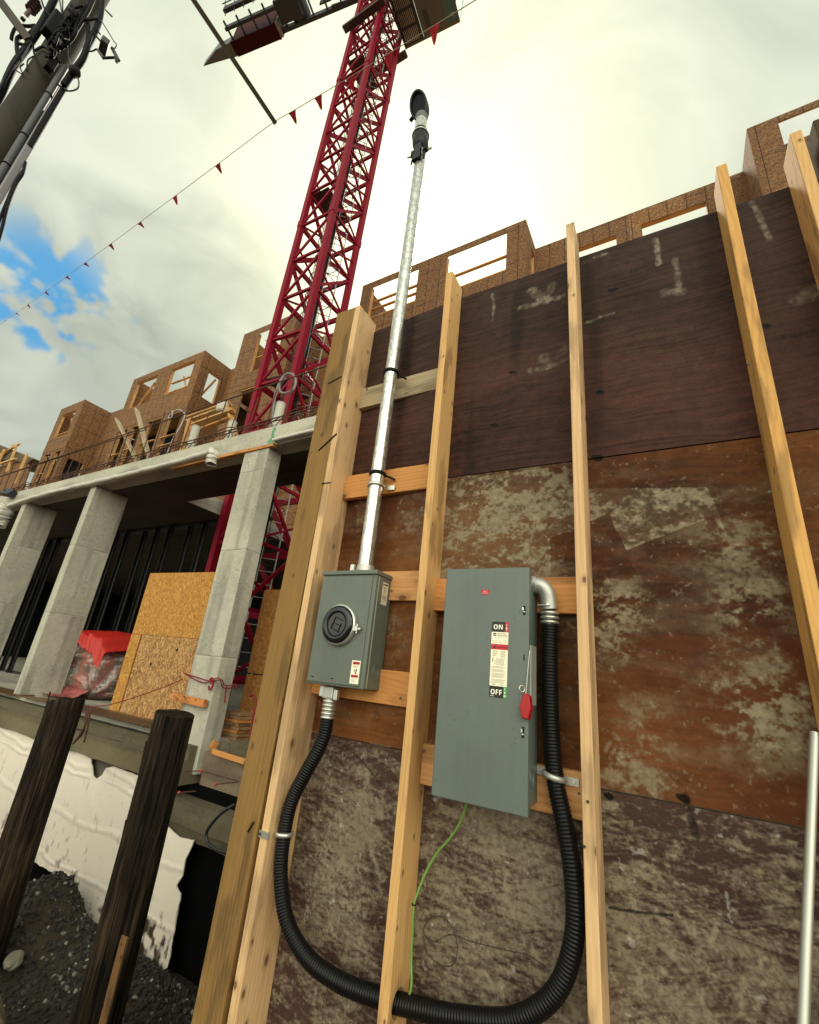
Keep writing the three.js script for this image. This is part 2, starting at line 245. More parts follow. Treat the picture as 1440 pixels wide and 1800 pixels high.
{
  const t = thing('wooden_lath', 'thin brown wooden lath standing against the front of the nearer pile', 'lath');
  beam('lath', [-3.496,-0.271,-0.8], [-3.502,-0.874,-0.8], 0.060, 0.014, std([0.30, 0.24, 0.19], 0.8, 0, { map: firT2 }), t, [0.1, 0, 1]);
}

// ================= TIMBER HOARDING =================
const hoard = thing('timber_hoarding', 'tall brown plywood hoarding braced by pale timber studs filling the right side', 'hoarding');
const W0 = { top: 3.692, mid: 2.542, low: 1.322, bot: 0.1 };
function segd(x, y, a, b) { const dx = b[0] - a[0], dy = b[1] - a[1], t = clamp(((x - a[0]) * dx + (y - a[1]) * dy) / (dx * dx + dy * dy)); return [Math.hypot(x - a[0] - t * dx, y - a[1] - t * dy), t]; }
function inPoly(x, y, P) { let c = false; for (let i = 0, j = P.length - 1; i < P.length; j = i++) if ((P[i][1] > y) !== (P[j][1] > y) && x < (P[j][0] - P[i][0]) * (y - P[i][1]) / (P[j][1] - P[i][1]) + P[i][0]) c = !c; return c; }
// chalk marks, scuffs: polylines on the wall [points, width, strength]
const marks = [
  [[[-0.701,3.64],[-0.691,3.543],[-0.694,3.453]], 0.010, 0.5], [[[-0.486,3.579],[-0.439,3.513],[-0.404,3.48]], 0.026, 0.55], [[[-0.375,3.571],[-0.41,3.494]], 0.02, 0.5], [[[-0.542,3.485],[-0.439,3.475],[-0.326,3.475]], 0.016, 0.6],
  [[[-0.425,3.127],[-0.407,3.081]], 0.026, 0.28], [[[-0.494,3.066],[-0.399,3.062],[-0.317,3.08]], 0.014, 0.32], [[[-0.351,3.104],[-0.316,3.153]], 0.02, 0.2],
  [[[0.097,3.651],[0.098,3.577],[0.099,3.495]], 0.012, 0.75], [[[0.164,3.492],[0.163,3.407],[0.159,3.31]], 0.014, 0.5], [[[0.107,3.315],[0.17,3.298]], 0.022, 0.35], [[[0.466,3.682],[0.486,3.567],[0.496,3.445]], 0.012, 0.75],
  [[[-0.225,3.265],[-0.161,3.279],[-0.104,3.281]], 0.010, 0.42], [[[-0.171,3.663],[-0.116,3.663]], 0.010, 0.5], [[[0.541,3.107],[0.589,3.124]], 0.03, 0.3],
  [[[-0.717,2.304],[-0.684,2.371],[-0.605,2.399],[-0.514,2.373],[-0.469,2.31],[-0.464,2.233],[-0.5,2.172]], 0.006, 0.5], [[[-0.369,2.314],[-0.362,2.226]], 0.012, 0.25],
  [[[-1.311,1.296],[-1.18,1.239],[-1.091,1.181]], 0.007, -0.5], [[[-1.134,0.956],[-1.094,0.872],[-1.075,0.832]], 0.012, -0.35], [[[-1.116,0.979],[-1.09,0.929],[-1.059,0.881]], 0.010, 0.35],
  [[[-0.235,1.008],[-0.156,1.018],[-0.064,1.036]], 0.004, -0.8], [[[-0.094,0.959],[-0.049,0.922]], 0.012, 0.5], [[[-0.001,1.346],[0.008,1.288],[0.018,1.247]], 0.012, -0.5],
  [[[-0.197,1.493],[-0.184,1.478]], 0.008, 0.28], [[[-0.225,1.437],[-0.209,1.466],[-0.196,1.445],[-0.212,1.414]], 0.006, 0.3], [[[-0.174,1.462],[-0.177,1.421]], 0.006, 0.28], [[[-0.154,1.462],[-0.159,1.43],[-0.142,1.433]], 0.006, 0.28], [[[-0.125,1.49],[-0.113,1.468]], 0.008, 0.25], [[[-0.101,1.407],[-0.097,1.372]], 0.006, 0.25],
];
const scars = [[-0.102,3.419], [-0.658,2.791], [-0.58,3.08], [-0.204,2.542], [-0.224,1.31], [-0.01,1.338], [-0.179,2.861], [0.425,3.011]];
const resid = [ // cement residue patches on the middle row [centre, radius, strength]
  [[-0.67,2.342],0.26,0.95], [[-0.549,2.174],0.22,0.8], [[-0.827,2.188],0.16,0.7], [[-0.368,2.418],0.16,0.7], [[-0.171,1.925],0.10,1.0], [[-0.205,1.832],0.10,0.8], [[-0.16,1.774],0.07,0.6], [[0.231,1.941],0.10,0.85], [[0.281,1.978],0.07,0.8], [[0.197,1.848],0.08,0.5], [[0.171,1.758],0.07,0.45], [[0.238,1.615],0.13,1.1], [[0.283,1.644],0.08,0.8], [[0.164,1.587],0.10,0.9], [[0.2,1.54],0.07,0.7], [[0.278,1.749],0.05,0.7], [[-0.104,1.54],0.09,0.5], [[-0.084,1.475],0.07,0.55], [[-0.173,1.395],0.09,0.75], [[-0.069,1.356],0.07,0.7], [[-0.207,1.415],0.06,0.6], [[0.234,2.145],0.16,0.6], [[0.3,2.171],0.12,0.5], [[-1.111,1.795],0.08,0.45], [[-1.365,2.389],0.08,0.35], [[-1.144,2.309],0.06,0.3], [[0.398,2.126],0.1,0.4]];
const saw = [[-0.452,2.428],[-0.312,2.417],[-0.231,2.412],[-0.105,2.394],[0.051,2.378],[0.159,2.367],[0.181,2.308],[0.206,2.15],[0.167,2.25],[0.05,2.205],[-0.118,2.137],[-0.174,2.292],[-0.239,2.268],[-0.314,2.23],[-0.452,2.187]];
const tri1 = [[-1.149,2.401],[-0.978,2.406],[-0.964,2.316],[-1.089,2.254]], tri2 = [[-1.444,2.462],[-1.33,2.402],[-1.395,2.305],[-1.423,2.297]];
function plyColour(x, y, kind) {
  const gx = x + 0.10 * (fbm(x * 2, y * 3, 2, 40) - 0.5), gy = y + 0.05 * (fbm(x * 3.2, y * 2.2, 3, 43) - 0.5) + 0.02 * (fbm(x * 9, y * 6, 2, 47) - 0.5);
  const grain = fbm(gx * 3.5, gy * 95, 3, 51), big = fbm(x * 1.6, y * 2.6, 4, 55), fine = fbm(x * 160, y * 210, 2, 57), med = fbm(x * 26, y * 30, 4, 59);
  let c, b;
  if (kind === 'top') {
    const up = sstep(2.7, 3.7, y), m = 0.62 + 0.70 * (grain - 0.42) + 0.95 * (big - 0.32) + 0.45 * (fine - 0.5) + 0.55 * (med - 0.5);
    c = [mix(0.122, 0.092, up) * m, mix(0.046, 0.047, up) * m, mix(0.030, 0.036, up) * m];
    const sp = sstep(0.72, 0.80, fbm(x * 70, y * 60, 2, 63)) * sstep(0.52, 0.7, fbm(x * 3, y * 3, 3, 64)); c = c.map((v) => v + 0.012 * sp);
    const drip = sstep(0.60, 0.8, fbm(x * 9, y * 0.9, 3, 66)) * 0.45; c = c.map((v) => v * (1 - drip));
    b = grain * 0.7 + med * 0.2;
  } else {
    let rsd, m;
    if (kind === 'mid') {
      m = 0.62 + 1.3 * (big - 0.30) + 0.5 * (grain - 0.45) + 0.3 * (fine - 0.5) + 0.5 * (med - 0.5);
      const warm = sstep(0.35, 0.65, fbm(x * 0.9 + 4, y * 1.1, 3, 72));
      c = [mix(0.125, 0.215, warm) * m, mix(0.038, 0.075, warm) * m, mix(0.013, 0.019, warm) * m];
      let f = 0; for (const [p, r, s] of resid) { const d = Math.hypot(x - p[0], y - p[1]) / r; if (d < 2.2) f = Math.max(f, s * Math.exp(-d * d * 0.85)); }
      const jag = 0.008 * (fbm(x * 40, y * 40, 2, 75) - 0.5);
      let s2 = inPoly(x + jag, y + jag, saw) ? 0.62 + 0.5 * (big - 0.4) : 0; if (inPoly(x + jag, y + jag, tri1) || inPoly(x + jag, y + jag, tri2)) s2 = 0.34;
      if (x < -0.40 && x > -0.92 && y > 1.95 && y < 2.53) s2 = Math.max(s2, 0.60 * sstep(1.9, 2.1, y) * (0.5 + big));
      const n = fbm(x * 8, y * 15, 6, 77), n2 = fbm(x * 42, y * 56, 5, 79), n3 = fbm(x * 130, y * 120, 3, 78), den = Math.max(f * 0.92, s2);
      const soft = clamp(0.42 + 2.3 * (n - 0.5) + 1.7 * (n2 - 0.5) + 1.1 * (n3 - 0.5)), fleck = sstep(0.52, 0.62, n * 0.45 + n2 * 0.40 + n3 * 0.15 + den * 0.14 - 0.04);
      rsd = clamp(0.30 * s2 + den * (0.62 * soft + 0.55 * fleck * clamp(den * 2)) + 0.13 * sstep(0.45, 0.75, n) + 0.30 * sstep(0.66, 0.72, n2 * 0.6 + n3 * 0.4));
      const k = 0.84 + 0.7 * (n2 - 0.5) + 0.4 * (n3 - 0.5); c = [mix(c[0], 0.40 * k, rsd), mix(c[1], 0.325 * k, rsd), mix(c[2], 0.215 * k, rsd)];
      b = 0.25 * grain + 0.3 * med + 0.4 * rsd;
    } else {
      m = 0.62 + 0.7 * (big - 0.3) + 0.35 * (fine - 0.5) + 0.3 * (grain - 0.5);
      c = [0.105 * m, 0.054 * m, 0.042 * m];
      const u = x * 0.80 - y * 0.60, v = x * 0.60 + y * 0.80;
      const wb = 0.03 * (fbm(x * 6, y * 6, 3, 80) - 0.5), st = fbm(u * 12 + wb * 60, v * 85 + wb * 200, 5, 81), st2 = fbm(v * 14, u * 90 + wb * 260, 4, 83), bl = fbm(x * 2.2, y * 2.2, 4, 85), cell = fbm(x * 24, y * 24, 6, 87), big2 = fbm(x * 5 + 3, y * 5, 4, 86);
      const f2 = fbm(x * 75, y * 70, 4, 88), an = fbm(x * 1.4, y * 1.4, 2, 90), gw = 0.10 * (fbm(x * 1.7, y * 2.1, 3, 94) - 0.5), st3 = fbm(x * 9, (y + gw + 0.10 * x) * 95, 4, 92), scr = fbm(x * 7 + y * 3, (y + gw * 1.6 - 0.35 * x) * 150, 3, 96);
      rsd = clamp(0.44 + 1.5 * (bl - 0.5) + 1.15 * (big2 - 0.5) + 0.5 * (st - 0.5) + 1.5 * (mix(st2, st3, sstep(0.3, 0.55, an)) - 0.5) + 0.85 * (scr - 0.5) + 0.85 * (cell - 0.5) + 0.9 * (f2 - 0.5) + 0.5 * (fine - 0.5));
      rsd = clamp(rsd * 0.85 + 0.22 * sstep(0.58, 0.68, cell * 0.5 + f2 * 0.5)); const k = 0.92 + 0.5 * (fine - 0.5) + 0.4 * (f2 - 0.5);
      c = [mix(c[0], 0.335 * k, rsd), mix(c[1], 0.270 * k, rsd), mix(c[2], 0.192 * k, rsd)];
      const wsp = sstep(0.78, 0.84, fbm(x * 38, y * 34, 3, 89)); c = c.map((q) => q + 0.20 * wsp);
      b = 0.3 * st + 0.35 * rsd + 0.25 * cell;
    }
  }
  for (const [P, wd, s] of marks) for (let i = 0; i + 1 < P.length; i++) {
    if (x < Math.min(P[i][0], P[i + 1][0]) - 0.05 || x > Math.max(P[i][0], P[i + 1][0]) + 0.05 || y < Math.min(P[i][1], P[i + 1][1]) - 0.05 || y > Math.max(P[i][1], P[i + 1][1]) + 0.05) continue;
    const d = segd(x, y, P[i], P[i + 1])[0] + (0.004 + 0.8 * wd) * (fbm(x * 45, y * 38, 3, 95) - 0.5), e = sstep(wd * 1.3, wd * 0.35, d); if (e <= 0) continue;
    const br = s > 0 ? e * s * (0.32 + 0.8 * sstep(0.36, 0.66, fbm(x * 55, y * 48, 4, 97))) : 0;
    c = s > 0 ? [mix(c[0], 0.48, br), mix(c[1], 0.42, br), mix(c[2], 0.31, br)] : c.map((q) => q * (1 + s * e));
  }
  for (const p of scars) { const d = Math.hypot((x - p[0]) * 0.8 - (y - p[1]) * 0.4, (y - p[1]) * 1.6 + (x - p[0]) * 0.5) + 0.03 * (fbm(x * 50, y * 50, 3, 99) - 0.5); const e = sstep(0.024, 0.012, d); if (e > 0) c = c.map((q) => q * (1 - 0.92 * e)); }
  return [c.map((v) => v * (kind === 'top' ? 0.50 : kind === 'mid' ? 0.62 : 0.66)), clamp(b)];
}
function plyPanel(x0, x1, y0, y1, kind, label, place) {
  const ppm = 470, w = Math.min(1200, Math.round((x1 - x0) * ppm)), h = Math.round((y1 - y0) * ppm), d = new Uint8Array(w * h * 4), bd = new Uint8Array(w * h * 4);
  for (let j = 0; j < h; j++) for (let i = 0; i < w; i++) {
    const x = x0 + (x1 - x0) * (i + 0.5) / w, y = y0 + (y1 - y0) * (j + 0.5) / h, [c, b] = plyColour(x, y, kind), q = (j * w + i) * 4;
    for (let k = 0; k < 3; k++) { const v = clamp(c[k]); d[q + k] = 255 * (v <= 0.0031308 ? 12.92 * v : 1.055 * Math.pow(v, 1 / 2.4) - 0.055); bd[q + k] = 255 * b; } d[q + 3] = bd[q + 3] = 255;
  }
  const mk = (a, s) => { const t = new THREE.DataTexture(a, w, h); t.magFilter = THREE.LinearFilter; t.minFilter = THREE.LinearMipmapLinearFilter; t.generateMipmaps = true; t.anisotropy = 8; if (s) t.colorSpace = THREE.SRGBColorSpace; t.needsUpdate = true; return t; };
  const mat = new THREE.MeshPhysicalMaterial({ map: mk(d, true), bumpMap: mk(bd, false), bumpScale: kind === 'top' ? 0.005 : 0.0025, roughness: kind === 'top' ? 0.6 : 0.7, specularIntensity: 0.3 });
  const g = new THREE.BoxGeometry(x1 - x0 - 0.003, y1 - y0 - 0.005, 0.018); g.translate((x0 + x1) / 2, (y0 + y1) / 2, -0.009);
  const m = mesh('plywood_panel', g, mat, hoard); m.userData.label = label;
  if (place) place(m);
  return m;
}
const bayTilt = (m) => { m.position.set(-0.905, 0, 0); m.geometry.translate(0.905, 0, 0); m.rotation.y = -0.062; };
const rows = [['top', W0.mid, W0.top, 'dark brown weathered plywood of the top row'], ['mid', W0.low, W0.mid, 'reddish brown plywood with pale cement residue in the middle row'], ['low', W0.bot, W0.low, 'greyish brown scuffed plywood of the bottom row']];
for (const [k, a, b, l] of rows) {
  plyPanel(-1.72, -0.905, a, b, k, l, bayTilt);
  plyPanel(-0.905, -0.265, a, b, k, l); plyPanel(-0.265, 1.25, a, b + (k === 'top' ? 0.006 : 0), k, l, (m) => { if (k === 'mid') m.position.z = -0.002; });
}
part('back_board', slabBox(1.25, 5.2, 0.1, 3.69, -0.03, -0.012), std([0.09, 0.05, 0.035], 0.7), hoard).userData.label = 'plain brown plywood at the far right end';
part('bottom_rail', slabBox(-1.7, 5.2, -0.02, 0.095, -0.06, 0.0), M.old, hoard);
// studs
function stud(x, top, lean, mat, dep = 0.14, label, w = 0.038) { const m = mesh('stud', lumber(w, dep, top + 0.05), mat, hoard); m.position.set(x, -0.05, 0.14 - dep / 2); m.rotation.z = lean; if (label) m.userData.label = label; return m; }
stud(-1.538, 3.752, -0.0, M.fir, 0.187, 'pale stud beside the greenish corner post', 0.04);
stud(0.369, 3.79, 0.0015, M.yellow, 0.14, 'yellowish stud, second from the right');
stud(0.624, 3.82, 0.002, M.fir2, 0.14, 'pale stud at the right edge');
stud(-0.264, 3.78, -0.001, M.fir, 0.14, 'narrow looking pale stud right of the tall grey box');
stud(0.78 + 0.64, 3.8, 0, M.fir2); stud(2.1, 3.8, 0, M.fir); stud(2.8, 3.8, 0, M.yellow);
{ // stud with the bored hole for the black conduit
  const ev = new Evaluator(); ev.useGroups = false;
  const body = new Brush(lumber(0.038, 0.14, 3.80)); body.position.set(-0.908, -0.05, 0.07); body.updateMatrixWorld();
  const hole = new Brush(uvm(cyl(0.040, 0.040, 0.2, 28), 1)); hole.rotation.z = Math.PI / 2; hole.position.set(-0.908, 0.595, 0.076); hole.updateMatrixWorld();
  const res = ev.evaluate(body, hole, SUBTRACTION); const m = mesh('stud', res.geometry, M.fir2, hoard); m.position.set(-0.908, -0.05, 0.07); m.userData.label = 'pale stud between the two grey boxes, bored for the black conduit';
}
{ const m = mesh('corner_post', lumber(0.152, 0.19, 4.1, 0.006), M.treat, hoard); m.position.set(-1.672, -0.35, 0.045); m.rotation.z = -0.012; m.userData.label = 'greenish brown treated timber post at the hoarding end'; }
{ const m = mesh('end_post', lumber(0.14, 0.14, 3.95, 0.006), std([0.30, 0.30, 0.24], 0.9, 0, { map: treatT }), hoard); m.position.set(0.745, -0.1, 0.065); m.userData.label = 'dark mossy timber post at the right edge'; }
// dark checks and notches in the corner post and first stud
for (const [a, b, r] of [[[-1.658,3.201,0.143], [-1.566,3.226,0.142], 0.006], [[-1.634,2.745,0.143], [-1.523,2.833,0.143], 0.008], [[-1.565,2.534,0.143], [-1.504,2.533,0.142], 0.005], [[-1.627,0.93,0.143], [-1.605,0.97,0.143], 0.007]]) rod('crack', a, b, r * 0.55, M.dark, hoard, 6).userData.label = 'dark crack in the timber';
// blocking
function block(x0, x1, y, hgt, z, mat, label, roll = 0) { const g = lumber(0.036, hgt, x1 - x0); const m = mesh('crossbar', g, mat, hoard); m.quaternion.setFromRotationMatrix(new THREE.Matrix4().makeBasis(V([0, 0, 1]), V([1, 0, 0]), V([0, 1, 0]))); m.quaternion.premultiply(new THREE.Quaternion().setFromEuler(new THREE.Euler(0, 0, roll))); m.position.set(x0, y, z - 0.018); m.userData.label = label; return m; }
block(-1.516, -0.929, 3.155, 0.14, -0.004, M.old, 'weathered grey crossbar, topmost of the left bay', 0.018);
block(-1.516, -0.929, 2.562, 0.14, 0.012, M.orange, 'orange brown crossbar behind the pipe strap');
block(-1.516, -0.929, 2.005, 0.14, 0.014, M.pinkish, 'pinkish crossbar behind the top of the meter box');
block(-1.516, -0.929, 1.560, 0.14, 0.014, M.orange, 'orange brown crossbar behind the foot of the meter box', -0.008);
block(-0.889, -0.283, 1.958, 0.14, 0.040, M.orange, 'orange brown crossbar behind the top of the tall grey box');
block(-0.889, -0.283, 1.296, 0.14, 0.040, M.pinkish, 'pinkish crossbar behind the foot of the tall grey box');
// nails and screws
for (const p of [[-0.264,1.302,0.141], [-0.289,1.319,0.141], [-0.278,1.183,0.141], [0.324,2.761,0.141], [0.314,2.268,0.141], [-1.018,1.52,0.03], [-1.473,3.208,0.003], [-1.094,3.28,0.003]]) { const g = cyl(0.0045, 0.0045, 0.004, 10); g.rotateX(Math.PI / 2); part('nail', g, M.steel, hoard, p); }

// ================= METER SOCKET =================
const meter = thing('meter_socket', 'small grey metal meter box with round black cover under the steel pipe', 'meter box', null, [-1.294, 1.791, 0.07]);
{
  const w = 0.308, h = 0.506, d = 0.138;
  part('box', uvm(new RoundedBoxGeometry(w, h, d, 3, 0.005), 1), M.grey2, meter);
  part('cover', uvm(new RoundedBoxGeometry(w - 0.022, h - 0.03, 0.008, 2, 0.0035), 1), M.grey2, meter, [-0.008, -0.006, d / 2 + 0.002]);
  part('rain_lid', uvm(new RoundedBoxGeometry(w + 0.012, 0.02, d + 0.014, 2, 0.004), 0), M.grey2, meter, [0, h / 2 - 0.005, 0.004]);
  const sm = mesh('side_seam', slabBox(-0.0015, 0.0015, -h / 2 + 0.006, h / 2 - 0.02, -0.002, 0.002), std([0.40, 0.40, 0.33], 0.4), meter); sm.position.set(w / 2, 0, d / 2 - 0.022);
  const prof = [[0.0, 0.0], [0.090, 0.0], [0.092, 0.006], [0.092, 0.02], [0.088, 0.026], [0.084, 0.026]].map((p) => new THREE.Vector2(...p));
  const ring = new THREE.LatheGeometry(prof, 64); ring.rotateX(Math.PI / 2); const rg = part('meter_ring', ring, M.zinc, meter, [-0.004, 0.006, d / 2 + 0.004]);
  const pc = [[0.084, 0.0], [0.083, 0.012], [0.076, 0.018], [0.060, 0.020], [0.053, 0.017], [0.051, 0.014], [0.0, 0.014]].map((p) => new THREE.Vector2(...p)).reverse();
  const cov = new THREE.LatheGeometry(pc, 64); cov.rotateX(Math.PI / 2); const cv = part('meter_cover', cov, new THREE.MeshStandardMaterial({ color: lin(0.006, 0.006, 0.008), roughness: 0.14, side: THREE.DoubleSide }), meter, [-0.004, 0.006, d / 2 + 0.024]);
  const em = [slabBox(-0.022, -0.018, -0.026, 0.026, 0, 0.004)]; for (const y of [-0.026, 0, 0.026]) em.push(slabBox(-0.02, 0.024, y - 0.002, y + 0.002, 0, 0.0035)); em.push(slabBox(0.022, 0.0255, -0.03, 0.012, 0, 0.0035));
  const emb = part('embossing', merge(em), M.black, cv, [0, 0, 0.0135]); emb.rotation.z = -0.35;
  const torus = new THREE.TorusGeometry(0.0515, 0.0015, 8, 60); part('inner_ring', torus, M.rubber, cv, [0, 0, 0.018]);
  part('ring_latch', merge([slabBox(-0.008, 0.014, -0.010, 0.010, 0, 0.024), slabBox(0.012, 0.026, -0.004, 0.004, 0.008, 0.018)]), M.zinc, rg, [0.094, -0.014, 0.002]);
  rod('latch_screw', [0.1, -0.034, 0.016], [0.1, 0.006, 0.016], 0.0035, M.zinc, rg);
  for (const r of [0.026, 0.019, 0.011]) { const g = new THREE.TorusGeometry(r, 0.0016, 6, 40); g.rotateY(Math.PI / 2); g.scale(1, 1.35, 1); part('knockout_ring', g, M.grey2, meter, [w / 2 + 0.0005, -h / 2 + 0.075, -0.012]); }
  // print
  const fs = (g, s, f = 'sans-serif', b = '') => { g.font = b + ' ' + s + 'px ' + f; };
  const warn = canvasTex(190, 380, (g, w2, h2_) => {
    g.fillStyle = '#f3ecd6'; g.fillRect(0, 0, w2, h2_); g.fillStyle = '#c11420'; g.fillRect(22, 20, 150, 46); g.fillRect(18, 236, 154, 42);
    g.fillStyle = '#200608'; g.beginPath(); g.moveTo(34, 60); g.lineTo(52, 28); g.lineTo(70, 60); g.fill(); fs(g, 27, 'sans-serif', 'bold'); g.fillText('DANGER', 74, 55); g.beginPath(); g.moveTo(24, 274); g.lineTo(40, 244); g.lineTo(56, 274); g.fill(); fs(g, 25, 'sans-serif', 'bold'); g.fillText('DANGER', 60, 268);
    g.fillStyle = '#555'; for (let i = 0; i < 4; i++) g.fillRect(24, 78 + i * 11, 130 - 18 * (i % 2), 3);
    g.fillStyle = '#0a0a0a'; g.beginPath(); g.moveTo(62, 136); g.lineTo(84, 146); g.lineTo(76, 164); g.lineTo(90, 178); g.lineTo(84, 190); g.lineTo(66, 172); g.lineTo(74, 154); g.fill(); g.beginPath(); g.ellipse(116, 162, 15, 24, 0.25, 0, 7); g.fill(); g.beginPath(); g.ellipse(108, 204, 20, 15, 0.6, 0, 7); g.fill();
    g.fillStyle = '#777'; for (let i = 0; i < 6; i++) g.fillRect(18, 290 + i * 13, 140 - 26 * (i % 3), 3);
  });
  part('warning_sticker', new THREE.BoxGeometry(0.045, 0.094, 0.0006), new THREE.MeshStandardMaterial({ map: warn, roughness: 0.45 }), meter, [0.108, -h / 2 + 0.066, d / 2 + 0.0068]).userData.label = 'white sticker with two red danger bands';
  const spec = canvasTex(160, 380, (g, w2, h2_) => { g.fillStyle = '#d9d2bb'; g.fillRect(0, 0, w2, h2_); g.fillStyle = '#111'; fs(g, 30, 'sans-serif', 'bold'); g.fillText('200', 14, 100); g.fillRect(10, 14, 12, 50); g.fillRect(32, 22, 112, 26); g.fillStyle = '#555'; for (let i = 0; i < 9; i++) g.fillRect(40, 70 + i * 12, 80 - 20 * (i % 2), 5); g.fillRect(34, 190, 70, 7); g.fillStyle = '#6c6248'; for (let i = 0; i < 22; i++) g.fillRect(22 + i * 5, 215, 1 + (i * 7) % 4, 90); g.fillStyle = '#444'; g.fillRect(14, 326, 60, 6); });
  const sp = part('rating_sticker', new THREE.BoxGeometry(0.048, 0.102, 0.0006), new THREE.MeshStandardMaterial({ map: spec, roughness: 0.5 }), meter, [w / 2 + 0.0004, h / 2 - 0.088, -0.012], [0, Math.PI / 2, 0]); sp.userData.label = 'white rating sticker on the right side';
  part('hub_plate', merge([slabBox(-0.055, 0.055, 0, 0.010, -0.04, 0.04)]), M.poly, meter, [0.032, h / 2 + 0.006, -0.002]);
  part('hub', cyl(0.042, 0.046, 0.03, 28), M.cast, meter, [0.036, h / 2 + 0.03, 0]);
  part('hub_lug', merge([slabBox(-0.010, 0.010, 0, 0.028, -0.006, 0.006)]), M.zinc, meter, [-0.012, h / 2 + 0.015, 0.038]);
  for (const p of [[-0.12, -h / 2 + 0.03], [-0.01, -h / 2 + 0.03]]) part('screw', merge([slabBox(-0.005, 0.005, -0.002, 0.002, 0, 0.003)]), M.dark, meter, [p[0], p[1], d / 2 + 0.005]);
}

// ================= RISER PIPE WITH WEATHERHEAD =================
const riser = thing('service_mast', 'galvanized steel pipe rising from the meter box to a black weatherhead', 'conduit mast', null, [-1.262, 2.06, 0.07]);
{
  const g = cyl(0.0365, 0.0365, 3.06, 40); g.translate(0, 1.53, 0); { const uv = g.attributes.uv; for (let i = 0; i < uv.count; i++) uv.setXY(i, uv.getX(i) * 0.23, uv.getY(i) * 3.06); }
  part('pipe', g, M.galv, riser);
  const strap = (y, mat, flare) => { const s = part('pipe_strap', new THREE.TorusGeometry(0.040, 0.006, 8, 40), mat, riser, [0, y, 0], [Math.PI / 2, 0, 0]); s.scale.set(1, 1, 1.6); if (flare) { part('strap_ear', merge([slabBox(0.038, 0.085, -0.012, 0.012, -0.05, -0.044)]), mat, riser, [0, y, 0]); } return s; };
  strap(1.157, M.dark); strap(0.520, M.dark); strap(0.455, M.zinc, true);
  rod('strap_bolt', [0.04, 1.15, -0.02], [0.075, 1.13, -0.05], 0.006, M.dark, riser); rod('strap_bolt', [0.04, 0.515, -0.02], [0.08, 0.50, -0.05], 0.006, M.dark, riser);
  // mast head
  const y0 = 3.05, lx = (y) => -0.10 * (y - y0);
  for (const s of [-1, 1]) { rod('clamp_bolt', [0.03 * s, y0 - 0.02, 0.01], [0.098 * s, y0 - 0.02 - 0.015 * s, 0.02], 0.008, M.zinc, riser); rod('clamp_leg', [0.045 * s, y0 + 0.02, 0.02], [0.05 * s, y0 - 0.13, 0.03], 0.006, M.dark, riser); part('clamp_plate', new RoundedBoxGeometry(0.03, 0.055, 0.03, 2, 0.004), M.dark, riser, [0.05 * s, y0 - 0.01, 0.02]); }
  part('pulley', merge([slabBox(-0.024, 0.024, -0.10, 0.12, 0.03, 0.052), slabBox(-0.032, 0.032, -0.13, -0.075, 0.028, 0.056)]), M.glossBlack, riser, [0, y0, 0]);
  const prof = [[0.02, 0], [0.05, 0.03], [0.058, 0.07], [0.058, 0.17], [0.052, 0.205], [0.046, 0.215], [0.0, 0.215]].map((p) => new THREE.Vector2(...p));
  const cp = part('coupling', new THREE.LatheGeometry(prof, 36), M.black, riser, [lx(y0 + 0.02), y0 + 0.02, 0.012], [0, 0, 0.08]);
  part('coupling_band', new THREE.TorusGeometry(0.059, 0.006, 8, 36), M.zinc, cp, [0, 0.155, 0], [Math.PI / 2, 0, 0]);
  const g2 = cyl(0.043, 0.043, 0.2, 32); g2.translate(0, 0.1, 0); part('upper_pipe', g2, M.galv, riser, [-0.022, y0 + 0.21, 0.012], [0, 0, 0.03]);
  const hd = new THREE.Group(); hd.name = 'weatherhead'; riser.add(hd); hd.position.set(-0.028, y0 + 0.385, 0.012); hd.rotation.set(0, -0.35, 0.05);
  part('collar', cyl(0.052, 0.049, 0.06, 32), std([0.12, 0.125, 0.13], 0.5, 0.3), hd); hd.scale.setScalar(0.9);
  // half dome whose open mouth faces forward and down
  const hood = new THREE.Group(); hood.name = 'hood'; hd.add(hood); hood.position.set(-0.035, 0.225, 0.02); hood.rotation.set(0.22, 0.15, 0.13);
  const dome = new THREE.SphereGeometry(1, 40, 20, 0, Math.PI * 2, 0, Math.PI / 2); dome.rotateX(-Math.PI / 2); dome.scale(0.080, 0.168, 0.10); part('dome', dome, matte([0.012, 0.014, 0.018], 0.45, 0.35, { side: THREE.DoubleSide }), hood);
  const rim = new THREE.TorusGeometry(1, 0.11, 10, 48); rim.scale(0.077, 0.163, 0.12); part('mouth_rim', rim, matte([0.014, 0.016, 0.02], 0.4, 0.4), hood);
  const mo = cyl(1, 1, 0.006, 40); mo.rotateX(Math.PI / 2); mo.scale(0.068, 0.150, 1); part('mouth_plate', mo, matte([0.004, 0.007, 0.012], 0.5, 0.2), hood, [0, 0, -0.012]);
  const ir = new THREE.TorusGeometry(1, 0.04, 8, 40); ir.scale(0.056, 0.118, 0.06); part('inner_rim', ir, matte([0.02, 0.023, 0.027], 0.4, 0.4), hood, [0, -0.012, -0.008]);
  part('wire_holder', new RoundedBoxGeometry(0.035, 0.018, 0.03, 2, 0.004), M.black, hd, [-0.07, 0.035, 0.05]);
}

